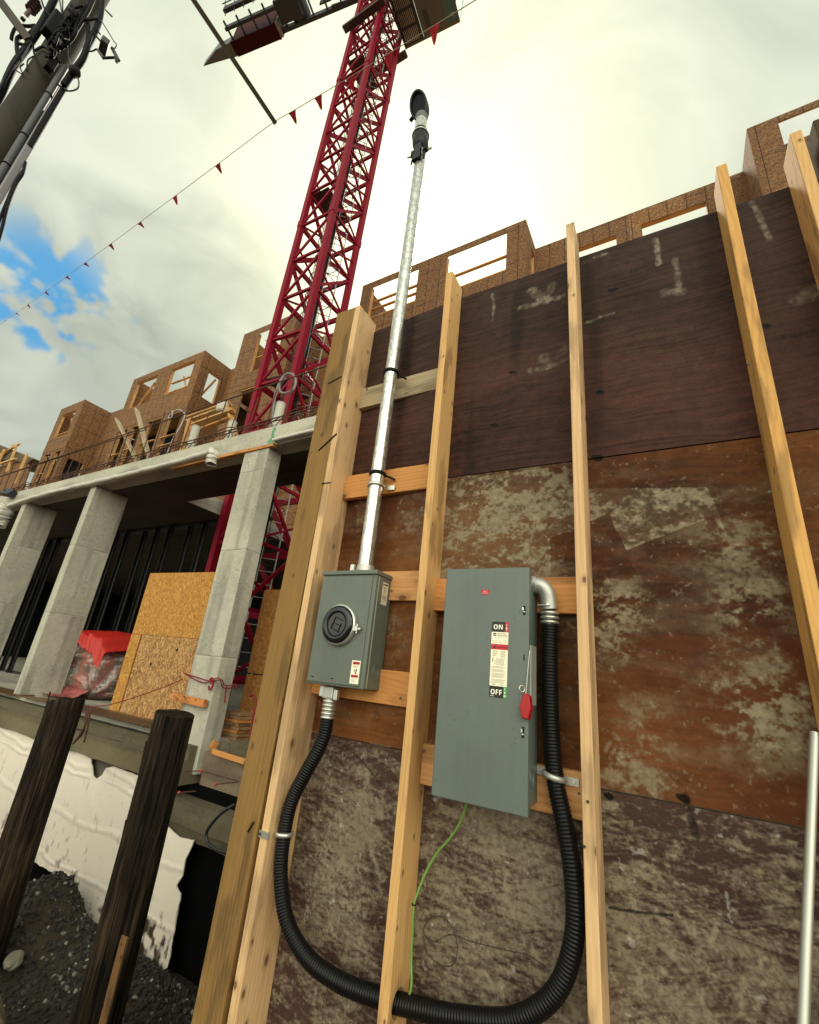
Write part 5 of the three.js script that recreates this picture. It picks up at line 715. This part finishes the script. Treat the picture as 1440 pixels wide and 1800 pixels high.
// ================= TOWER CRANE =================
const crane = thing('tower_crane', 'dark red lattice tower crane with cab rising through the podium', 'crane', null, [-7.91, 0.6, -4.95]);
crane.rotation.set(0, 0, -0.0155);
{
  const w = 1.16, hw = w / 2, base = 0.1, top = 28.2, step = 1.36, y00 = 12.109 - 0.6 - 8 * step;
  const C = [[-hw, hw], [hw, hw], [hw, -hw], [-hw, -hw]];
  C.forEach(([x, z], i) => { const g = box(0.145, top - base, 0.145, 1); part('leg', g, M.crane, crane, [x, (top + base) / 2, z]); });
  for (let k = 0; k < 19; k++) {
    const y = y00 + k * step - (k === 0 ? 0 : 0); if (y > top - 0.2) break;
    for (let f = 0; f < 4; f++) {
      const a = C[f], b = C[(f + 1) % 4], nrm = [[0, 0, 1], [1, 0, 0], [0, 0, -1], [-1, 0, 0]][f];
      const big = f >= 2, wd = big ? 0.15 : 0.07;
      beam('cross_brace', [a[0], y, a[1]], [b[0], y, b[1]], wd, 0.06, M.crane, crane, nrm);
      if (y + step < top) { const fwd = f === 0 || f === 2 ? 1 : k % 2; const p = fwd ? a : b, q = fwd ? b : a; beam('diagonal_brace', [p[0], y + 0.04, p[1]], [q[0], y + step - 0.04, q[1]], big ? 0.13 : 0.070, 0.05, M.crane, crane, nrm);
        if (f === 1 || f === 3) beam('diagonal_brace', [q[0], y + 0.04, q[1]], [p[0], y + step * 0.5, p[1]], 0.045, 0.04, M.crane, crane, nrm); }
    }
  }
  // ladder with safety hoops, and cables, inside the mast
  const lad = []; for (const s of [-0.17, 0.17]) lad.push(slabBox(s - 0.015, s + 0.015, 0.5, 27, -0.02, 0.02)); for (let y = 0.6; y < 27; y += 0.29) { const g = cyl(0.011, 0.011, 0.34, 5); g.rotateZ(Math.PI / 2); g.translate(0, y, 0); lad.push(g); }
  part('ladder', merge(lad), std([0.30, 0.29, 0.27], 0.5), crane, [0.12, 0, -0.30], [0, 0.8, 0]);
  const hp = []; for (let y = 3; y < 26; y += 0.68) { const g = new THREE.TorusGeometry(0.34, 0.012, 5, 20); g.rotateX(Math.PI / 2); g.translate(0, y, 0); hp.push(g); } for (const a of [0.4, 1.6, 2.8, 4.2]) { const g = cyl(0.008, 0.008, 23, 5); g.translate(0.34 * Math.cos(a), 14.5, 0.34 * Math.sin(a)); hp.push(g); }
  part('ladder_cage', merge(hp), M.craneDark, crane, [0.05, 0, -0.05]);
  tube('power_cable', [[0.46, 1, 0.30], [0.50, 6, 0.28], [0.44, 10, 0.26], [0.48, 15, 0.28], [0.45, 21, 0.25], [0.5, 26, 0.2]], 0.03, M.cable, crane, 80, 6); tube('power_cable', [[0.40, 7.2, 0.40], [0.62, 8.4, 0.44], [0.52, 9.6, 0.40], [0.40, 10.2, 0.3]], 0.02, M.cableGrey, crane, 40, 6);
  for (const y of [7.6, 14.2, 20.8]) part('rest_platform', merge([slabBox(-hw + 0.07, hw * 0.1, y, y + 0.04, -hw + 0.07, hw - 0.07)]), M.craneDark, crane);
  for (const y of [y00 + 3 * step + 0.6, y00 + 9 * step, y00 + 14 * step]) for (const [x, z] of C) part('leg_joint', box(0.17, 0.24, 0.17, 1), M.crane, crane, [x, y + 0.05, z]);
  // base struts at the podium
  for (const [x, z, s] of [[hw, -hw, 1], [-hw, hw, -1], [hw, hw, 1]]) beam('base_strut', [x, 6.2, z], [x + 0.4 * s, 4.9, z + 0.1], 0.10, 0.10, M.crane, crane);
  beam('climbing_collar', [-hw - 0.25, 22.55, hw + 0.2], [hw + 0.3, 22.55, hw + 0.2], 0.12, 0.22, M.craneDark, crane); beam('climbing_collar', [hw + 0.22, 22.55, hw + 0.2], [hw + 0.22, 22.55, -hw - 0.3], 0.12, 0.22, M.craneDark, crane); beam('climbing_collar', [-hw - 0.22, 22.55, hw + 0.2], [-hw - 0.22, 22.55, -hw - 0.3], 0.12, 0.22, M.craneDark, crane); beam('climbing_collar', [-hw - 0.25, 22.55, -hw - 0.2], [hw + 0.3, 22.55, -hw - 0.2], 0.12, 0.22, M.craneDark, crane);
  // slewing part with the cab: local frame around the mast axis
  const cab = new THREE.Group(); cab.name = 'cab'; crane.add(cab); cab.position.set(0.45, 23.35, 0.0); cab.rotation.y = 0.09;
  const cp = (n, g, m, p, r) => part(n, g, m, cab, p, r);
  cp('cab_floor', slabBox(1.08, 2.45, 0, 0.07, -0.87, 1.3, 0), std([0.14, 0.13, 0.12], 0.7, 0, { map: grime }));
  cp('cab_walkway', merge([slabBox(0.28, 1.06, 0.0, 0.05, -0.87, 1.3), slabBox(0.30, 0.36, -0.05, 0.0, -0.87, 1.3), slabBox(1.0, 1.06, -0.05, 0, -0.87, 1.3)]), std([0.03, 0.032, 0.04], 0.6));
  for (let i = 0; i < 4; i++) cp('grating', merge(Array.from({ length: 9 }, (_, k) => slabBox(0.40 + k * 0.065, 0.412 + k * 0.065, -0.02, -0.004, -0.8 + i * 0.48, -0.42 + i * 0.48))), M.zinc);
  cp('cab_wall', slabBox(1.08, 2.2, 0.08, 2.0, -0.87, -0.80, 0), std([0.35, 0.32, 0.26], 0.5)); cp('cab_wall', slabBox(1.08, 2.2, 0.08, 2.0, 1.22, 1.3, 0), std([0.35, 0.32, 0.26], 0.5)); cp('cab_back', slabBox(1.08, 1.14, 0.08, 2.0, -0.79, 1.21, 1), std([0.35, 0.32, 0.26], 0.5)); cp('cab_roof', slabBox(1.05, 2.5, 2.01, 2.08, -0.87, 1.3, 0), std([0.35, 0.32, 0.26], 0.5));
  cp('floor_hatch', slabBox(1.26, 1.44, -0.006, -0.001, -0.62, -0.15), std([0.02, 0.035, 0.045], 0.4)); cp('floor_window', slabBox(2.0, 2.42, -0.012, -0.002, -0.78, 1.2), std([0.04, 0.14, 0.16], 0.25)); cp('cab_edge', slabBox(0.28, 2.45, 0.0, 0.1, -0.93, -0.875, 0), std([0.20, 0.17, 0.11], 0.6)); cp('data_plate', slabBox(2.2, 2.32, -0.018, -0.013, -0.66, -0.58), M.poly);
  const gl = new THREE.CylinderGeometry(1.5, 1.5, 2.0, 30, 1, true, -1.2, 2.4); gl.scale(0.77, 1, 0.42); cp('windscreen', gl, new THREE.MeshPhysicalMaterial({ color: lin(0.55, 0.75, 0.70), roughness: 0.08, transmission: 0.75, thickness: 0, side: THREE.DoubleSide }), [2.22, 1.02, 0.2], [0, Math.PI / 2, 0]);
  cp('seat', uvm(new RoundedBoxGeometry(0.5, 0.5, 0.5, 2, 0.08), 1), M.dark, [1.7, 0.4, 0.2]);
  tube('cab_hose', [[0.1, 1.2, 0.3], [0.35, 0.6, 0.1], [0.3, 0.1, -0.35], [0.1, -0.4, -0.5], [-0.1, -0.2, -0.6]], 0.03, M.poly, cab, 40, 6);
  // counter jib with ballast
  const jib = new THREE.Group(); jib.name = 'counter_jib'; crane.add(jib); jib.position.set(0.45, 27.4, 0.0); jib.rotation.y = Math.PI + 0.181;                 // +x runs away from the mast
  const jp = (n, g, m, p, r) => part(n, g, m, jib, p, r); const dk = std([0.025, 0.026, 0.034], 0.5);
  // in this frame +z is towards -v (street side is -z)
  jp('turntable', cyl(0.95, 0.95, 0.5, 32), M.craneDark, [0, -0.1, 0]);
  jp('jib_beam', slabBox(0.2, 9.0, 0.05, 0.35, 0.42, 0.56, 0), dk); jp('jib_beam', slabBox(0.2, 8.4, 0.05, 0.30, -0.34, -0.22, 0), dk); jp('jib_beam', slabBox(4.4, 8.3, 0.5, 0.8, -0.75, -0.6, 0), dk);
  for (let i = 0; i < 12; i++) jp('jib_crossbar', slabBox(0.8 + i * 0.68, 0.86 + i * 0.68, 0.10, 0.18, -0.55, 0.44, 2), dk);
  jp('winch', cyl(0.42, 0.42, 0.8, 24), dk, [4.9, 0.5, 0.05], [Math.PI / 2, 0, 0]); jp('winch_housing', uvm(new RoundedBoxGeometry(1.1, 0.7, 0.8, 2, 0.05), 0), dk, [5.2, 0.35, -0.1]);
  for (const z of [-0.62, -0.9]) for (const y of [0.55, 1.05]) rod('handrail', [4.6, y, z], [8.2, y, z], 0.022, dk, jib, 6); for (let i = 0; i < 8; i++) rod('handrail_post', [4.7 + i * 0.5, 0.3, -0.62], [4.7 + i * 0.5, 1.1, -0.9], 0.02, dk, jib, 6);
  // ballast
  const br = matte([0.05, 0.002, 0.004], 0.6, 0.3);
  jp('ballast_block', uvm(new RoundedBoxGeometry(2.42, 1.25, 0.56, 2, 0.03), 0), br, [7.22, 0.62, 0.40]); jp('ballast_rib', slabBox(6.0, 8.45, -0.03, 0.02, 0.10, 0.15, 0), br); jp('ballast_end', slabBox(5.86, 6.0, -0.06, 1.1, 0.08, 0.62, 1), std([0.30, 0.27, 0.24], 0.7)); jp('ballast_end', slabBox(5.99, 6.06, -0.08, 1.0, 0.05, 0.66, 1), br);
  const tip = new THREE.ExtrudeGeometry(shapeOf([[8.44, 0.12], [8.46, 0.64], [8.9, 0.60], [10.35, 0.50], [9.3, 0.16]]), { depth: 0.5, bevelEnabled: false }); tip.rotateX(Math.PI / 2); tip.translate(0, 0.5, 0); uvm(tip, 0); jp('jib_tip', tip, std([0.12, 0.12, 0.12], 0.5));
  jp('rope_guard', slabBox(3.2, 3.75, -0.05, 0.5, 0.10, 0.16, 0), dk); beam('hanger', [2.3, 0.05, 0.4], [3.3, 0.05, 0.36], 0.10, 0.10, dk, jib);
}

// ================= UTILITY POLE =================
const pole = thing('utility_pole', 'weathered utility pole hung with cables and conduit at the upper left corner', 'utility pole', null, [-7.63, 0, 1.22]);
{
  const g = cyl(0.165, 0.235, 17.5, 40); g.translate(0, 17.5 / 2 - 1.4, 0); uvm(g, 1); const uv = g.attributes.uv, p = g.attributes.position; for (let i = 0; i < uv.count; i++) uv.setX(i, Math.atan2(p.getZ(i), p.getX(i)) / 6.2832 * 0.96); part('shaft', g, M.pole, pole);
  const P0 = pole.position, L = (a) => [a[0] - P0.x, a[1] - P0.y, a[2] - P0.z];
  const gT = L([-7.1,8.662,1.067])[1]; const vert = (name, a, ytop, ybot, r, mat, n = 20) => { const q = L(a); return rod(name, [q[0], ybot, q[2]], [q[0], ytop, q[2]], r, mat, pole, n); };
  vert('conduit', [-7.171,9.151,1.131], 9.62, 0, 0.042, M.cableGrey);
  for (const y of [6.9, 7.45, 8.05, 8.95]) { const q = L([-7.171,9.151,1.131]); part('conduit_strap', new THREE.TorusGeometry(0.046, 0.010, 8, 24), M.dark, pole, [q[0], y, q[2]], [Math.PI / 2, 0, 0]); part('strap_ear', box(0.10, 0.03, 0.02), M.zinc, pole, [q[0] - 0.06, y + 0.015, q[2] - 0.02]); }
  { const q = L([-7.153,8.448,1.044]); const gd = uvm(new RoundedBoxGeometry(0.13, gT, 0.09, 2, 0.02), 1); part('cable_guard', gd, std([0.20, 0.19, 0.205], 0.5), pole, [q[0], gT / 2, q[2]]); }
  for (const [px, r] of [[100, 0.026], [104, 0.022], [97, 0.02], [107, 0.024]]) { const a = L(px === 100 ? [-7.095,8.722,1.052] : px === 104 ? [-7.087,8.762,1.04] : px === 97 ? [-7.096,8.682,1.061] : [-7.085,8.81,1.034]); rod('cable', [a[0], 7.9, a[2]], [a[0] + 0.01, 9.6, a[2]], r, M.cable, pole, 8); }
  const cab = (pts, r, mat = M.cable) => { const o = tube('cable', pts.map(L), r, mat, pole, pts.length * 14, 8); return o; };
  cab([[-7.039,9.181,1.066], [-6.943,9.449,1.061], [-6.871,9.677,1.054], [-6.881,10.005,1.075], [-6.91,10.257,1.076], [-6.994,10.768,1.096], [-7.124,11.331,1.165], [-7.318,12.271,1.31]], 0.044); cab([[-6.913,9.618,1.053], [-6.906,9.971,1.076], [-7.049,10.541,1.156], [-7.275,11.044,1.257], [-7.498,11.691,1.417]], 0.030); cab([[-6.878,9.821,1.057], [-6.851,10.088,1.093], [-7.074,11.025,1.129], [-7.304,11.947,1.287]], 0.024);
  cab([[-7.744,8.246,1.458], [-7.743,8.84,1.463], [-7.76,9.499,1.506], [-7.72,9.979,1.501], [-7.667,10.512,1.511], [-7.704,11.278,1.549], [-7.675,12.167,1.601]], 0.050); cab([[-7.702,8.63,1.473], [-7.684,9.339,1.516], [-7.705,9.873,1.509]], 0.02); cab([[-7.731,8.977,1.514], [-7.727,9.257,1.507], [-7.696,9.561,1.494], [-7.685,9.852,1.488], [-7.66,10.594,1.541], [-7.702,11.08,1.525], [-7.766,11.661,1.563]], 0.012, M.cableGrey);
  const th = [[[-7.491,9.817,1.482], [-7.477,9.648,1.401], [-7.308,9.408,1.26], [-7.179,9.245,1.151], [-7.002,9.109,1.013]], [[-7.619,11.131,1.498], [-7.444,10.689,1.391], [-7.27,10.257,1.29], [-7.1,9.796,1.178], [-6.961,9.408,1.055], [-6.844,9.28,0.992], [-6.861,9.163,0.953], [-6.974,9.112,0.998], [-7.029,9.137,1.041]], [[-7.572,11.22,1.508], [-7.383,10.544,1.356], [-7.123,10.018,1.225], [-7.04,9.58,1.113], [-6.893,9.29,1.025]], [[-7.541,9.785,1.436], [-7.479,9.922,1.395], [-7.317,9.826,1.32], [-7.189,9.864,1.26]], [[-7.603,10.552,1.49], [-7.402,10.29,1.382], [-7.239,10.044,1.305], [-7.187,9.888,1.269]], [[-7.423,10.885,1.401], [-7.22,10.668,1.311], [-7.052,10.552,1.224], [-6.917,10.653,1.125]], [[-7.097,10.06,1.227], [-7.07,10.399,1.232], [-7.089,10.811,1.232], [-7.133,11.227,1.251]], [[-7.124,10.089,1.255], [-7.11,10.371,1.243], [-7.144,10.788,1.256], [-7.2,11.178,1.269]], [[-7.17,9.861,1.26], [-7.1,10.017,1.235], [-7.036,10.162,1.234], [-7.111,10.435,1.271], [-7.17,10.955,1.28]], [[-7.492,9.322,1.395], [-7.569,9.599,1.435], [-7.547,9.714,1.409], [-7.548,9.706,1.406]], [[-7.615,9.308,1.462], [-7.489,9.22,1.412], [-7.567,9.367,1.459], [-7.576,9.478,1.449]], [[-7.042,7.591,1.009], [-6.972,7.348,0.989], [-6.989,7.188,0.992], [-6.939,6.764,0.968], [-6.906,6.4,0.917], [-6.883,6.045,0.876]], [[-7.027,7.432,0.995], [-7.044,7.214,0.999], [-6.977,6.913,0.992], [-6.922,6.498,0.968], [-6.944,6.216,0.923]], [[-7.888,11.184,1.68], [-7.751,10.922,1.612], [-7.613,10.697,1.557], [-7.491,10.543,1.481]], [[-6.775,10.505,1.102], [-6.601,10.234,1.007], [-6.491,10.044,0.922], [-6.412,9.923,0.886], [-6.446,9.873,0.884]], [[-6.837,9.864,1.051], [-6.785,9.87,1.023], [-6.674,9.847,1.009]]];
  th.forEach((l, i) => cab(l, [0.014, 0.011, 0.009, 0.016, 0.012, 0.016, 0.026, 0.020, 0.030, 0.009, 0.009, 0.020, 0.016, 0.012, 0.008, 0.010][i], i === 1 || i === 4 || i === 14 ? M.cableGrey : M.cable));
  { const q = rng(21); for (let i = 0; i < 10; i++) { const s = [L([-7.054,9.917,1.24]), L([-7.101,10.247,1.247]), L([-7.103,9.768,1.23]), L([-7.131,10.519,1.257])][i % 4]; const loop = []; for (let k = 0; k < 7; k++) loop.push([s[0] + 0.22 * (q() - 0.5), s[1] + 0.5 * (k / 6 - 0.5) + 0.2 * (q() - 0.5), s[2] + 0.16 * q()]); tube('cable', loop, 0.010 + 0.012 * q(), M.cable, pole, 50, 6); } }
  tube('cable_loop', [L([-7.996,10.095,1.652]), L([-7.974,10.178,1.674]), L([-7.994,10.427,1.669]), L([-7.864,10.441,1.597]), L([-7.715,10.397,1.552])], 0.024, M.cable, pole, 40, 8); tube('cable_loop', [L([-7.694,9.585,1.503]), L([-7.814,9.885,1.579]), L([-7.895,10.139,1.611]), L([-7.747,10.203,1.55]), L([-7.702,10.382,1.538])], 0.030, M.cable, pole, 40, 8); tube('cable_loop', [L([-7.803,9.933,1.592]), L([-7.7,9.921,1.526]), L([-7.693,10.029,1.506])], 0.022, M.cable, pole, 30, 8);
  beam('crossarm', L([-8.491,11.241,2.435]), L([-7.699,10.045,1.516]), 0.11, 0.09, std([0.10, 0.10, 0.085], 0.7, 0, { map: oldT }), pole, [0.5, 0, 1], true);
  // cutout with insulator sheds
  const a = L([-7.875,10.467,1.677]), b = L([-7.803,10.95,1.654]), ins = orient(new THREE.Group(), a, b, [0, 0, 1]); ins.name = 'fuse_cutout'; pole.add(ins); const len = V(a).distanceTo(V(b));
  part('body', cyl(0.03, 0.03, len, 12), M.rustIron, ins, [0, len / 2, 0]); for (let i = 0; i < 4; i++) part('shed', cyl(0.03, 0.075, 0.045, 20), M.rustIron, ins, [0, len * 0.55 + i * 0.06, 0]); part('terminal', uvm(new RoundedBoxGeometry(0.09, 0.06, 0.06, 2, 0.01), 1), M.zinc, ins, [0, 0.03, 0]); tube('tap_wire', [[0, 0, 0], [-0.15, 0.15, 0], [-0.12, 0.32, 0], [-0.02, 0.38, 0]], 0.010, M.cable, ins, 30, 6);
  // equipment in front of the pole
  part('bolt_cluster', merge([cyl(0.045, 0.05, 0.07, 16).rotateX(1.2), cyl(0.03, 0.03, 0.16, 12).rotateX(1.2).translate(0, 0.03, 0)]), M.dark, pole, L([-7.244,9.677,1.25])); part('black_box', uvm(new RoundedBoxGeometry(0.12, 0.30, 0.11, 2, 0.02), 1), M.dark, pole, L([-7.273,9.578,1.25])); part('black_box', uvm(new RoundedBoxGeometry(0.18, 0.5, 0.16, 2, 0.03), 1), M.dark, pole, L([-7.472,10.424,1.419])); part('hood_cap', new THREE.SphereGeometry(0.075, 20, 14), M.dark, pole, L([-6.898,9.407,1.054]));
  beam('side_bracket', L([-6.884,10.3,1.079]), L([-6.642,9.996,0.992]), 0.025, 0.03, M.cable, pole); beam('step_bolt', L([-6.884,10.409,1.064]), L([-6.808,10.309,1.038]), 0.02, 0.02, M.cable, pole); beam('step_bolt', L([-6.896,10.92,1.102]), L([-6.771,10.773,1.027]), 0.02, 0.02, M.cable, pole);
  part('bracket_box', uvm(new RoundedBoxGeometry(0.24, 0.11, 0.10, 2, 0.015), 0), std([0.03, 0.034, 0.03], 0.5), pole, L([-6.575,9.889,0.968]), [0, -0.3, -0.05]);
  for (const [p, q2, w] of [[[-6.66,9.833,0.995], [-6.548,9.67,0.921], 0.035], [[-6.562,9.669,0.929], [-6.394,9.695,0.84], 0.02], [[-6.474,9.885,0.906], [-6.354,9.654,0.798], 0.04], [[-6.393,9.703,0.843], [-6.366,9.603,0.809], 0.02]]) beam('bracket_bar', L(p), L(q2), w, 0.03, std([0.03, 0.034, 0.03], 0.5), pole);
}
{
  const t = thing('outrigger_bar', 'long square metal bar reaching out from the pole to hold the flag line', 'bar');
  const a = [-6.655,12.771,-1.844], b = [-7.342,14.059,1.219]; beam('bar', a, b, 0.075, 0.075, matte([0.05, 0.034, 0.016], 0.6, 0.3), t, [0.4, -0.2, 1]); const e = orient(mesh('end_cap', box(0.079, 0.03, 0.079, 1), M.dark, t), a, b, [0.4, -0.2, 1]);
}
{
  const t = thing('flag_line', 'string of red pennant flags crossing the sky in front of the crane', 'flag string');
  const A = V([-60.004,28.54,-8.026]), B = V([-6.652,12.806,-1.831]), C = V([-1.128,10.705,-1.301]);
  const sag = (p, q, k, s) => p.clone().lerp(q, k).add(new THREE.Vector3(0, -s * 4 * k * (1 - k), 0));
  const pts = []; for (let i = 0; i <= 30; i++) pts.push(sag(A, B, i / 30, 0.25)); for (let i = 1; i <= 14; i++) pts.push(sag(B, C, i / 14, 0.05));
  part('string', tubeG(pts.map((p) => p.toArray()), 0.007, 220, 5), std([0.30, 0.25, 0.2], 0.7), t);
  const flag = (p, dir, s, tw, sw) => { const vd = p.clone().sub(new THREE.Vector3(0, 1.6, 1.8)).normalize(), wf = Math.min(2.6, 0.85 / new THREE.Vector3().crossVectors(vd, dir.clone().normalize()).length()); const g = new THREE.PlaneGeometry(1, 1, 8, 10), q = g.attributes.position; for (let i = 0; i < q.count; i++) { const x = q.getX(i), y = q.getY(i) - 0.5, k = 1 + y; q.setXYZ(i, x * k * s * wf + y * s * sw * wf, y * s, 0.10 * s * Math.sin(3 * x + 4 * y + tw) * -y); } g.computeVertexNormals(); const m = part('flag', g, M.flag, t); const xx = dir.clone().normalize(), zz = new THREE.Vector3(2 + 2 * tw, 0.2 - p.y, 5).normalize().applyAxisAngle(xx, tw * 0.7); zz.addScaledVector(xx, -zz.dot(xx)).normalize(); const yy = new THREE.Vector3().crossVectors(zz, xx); m.quaternion.setFromRotationMatrix(new THREE.Matrix4().makeBasis(xx, yy, zz)); m.position.copy(p).add(new THREE.Vector3(0, -0.006, 0)); };
  // the parameter of each flag along the string, read from its place between the ends
  const LEFT = [[-49.053,26.909,-7.795], [-40.978,25.752,-7.263], [-33.177,24.576,-6.576], [-29.649,23.754,-6.174], [-25.623,22.331,-5.579], [-21.891,20.856,-4.956], [-19.196,19.859,-4.505], [-16.233,18.528,-3.983], [-13.587,17.276,-3.487], [-11.109,15.881,-2.952], [-8.862,14.45,-2.419]], RIGHT = [[-5.992,12.681,-1.781], [-5.079,12.509,-1.777], [-4.136,12.194,-1.729], [-3.204,11.885,-1.671], [-2.277,11.492,-1.584]];
  const kOn = (p, q, x) => clamp(V(x).sub(p).dot(q.clone().sub(p)) / q.clone().sub(p).lengthSq());
  LEFT.forEach((f, i) => flag(sag(A, B, kOn(A, B, f), 0.25), B.clone().sub(A), 0.195, (i % 3) * 0.5 - 0.3 + (i === 6 ? 1.0 : 0), 0.3)); RIGHT.forEach((f, i) => flag(sag(B, C, kOn(B, C, f), 0.05), C.clone().sub(B), 0.205, 0.25 - 0.12 * i, 0.25));
}
renderer.render(scene, camera);
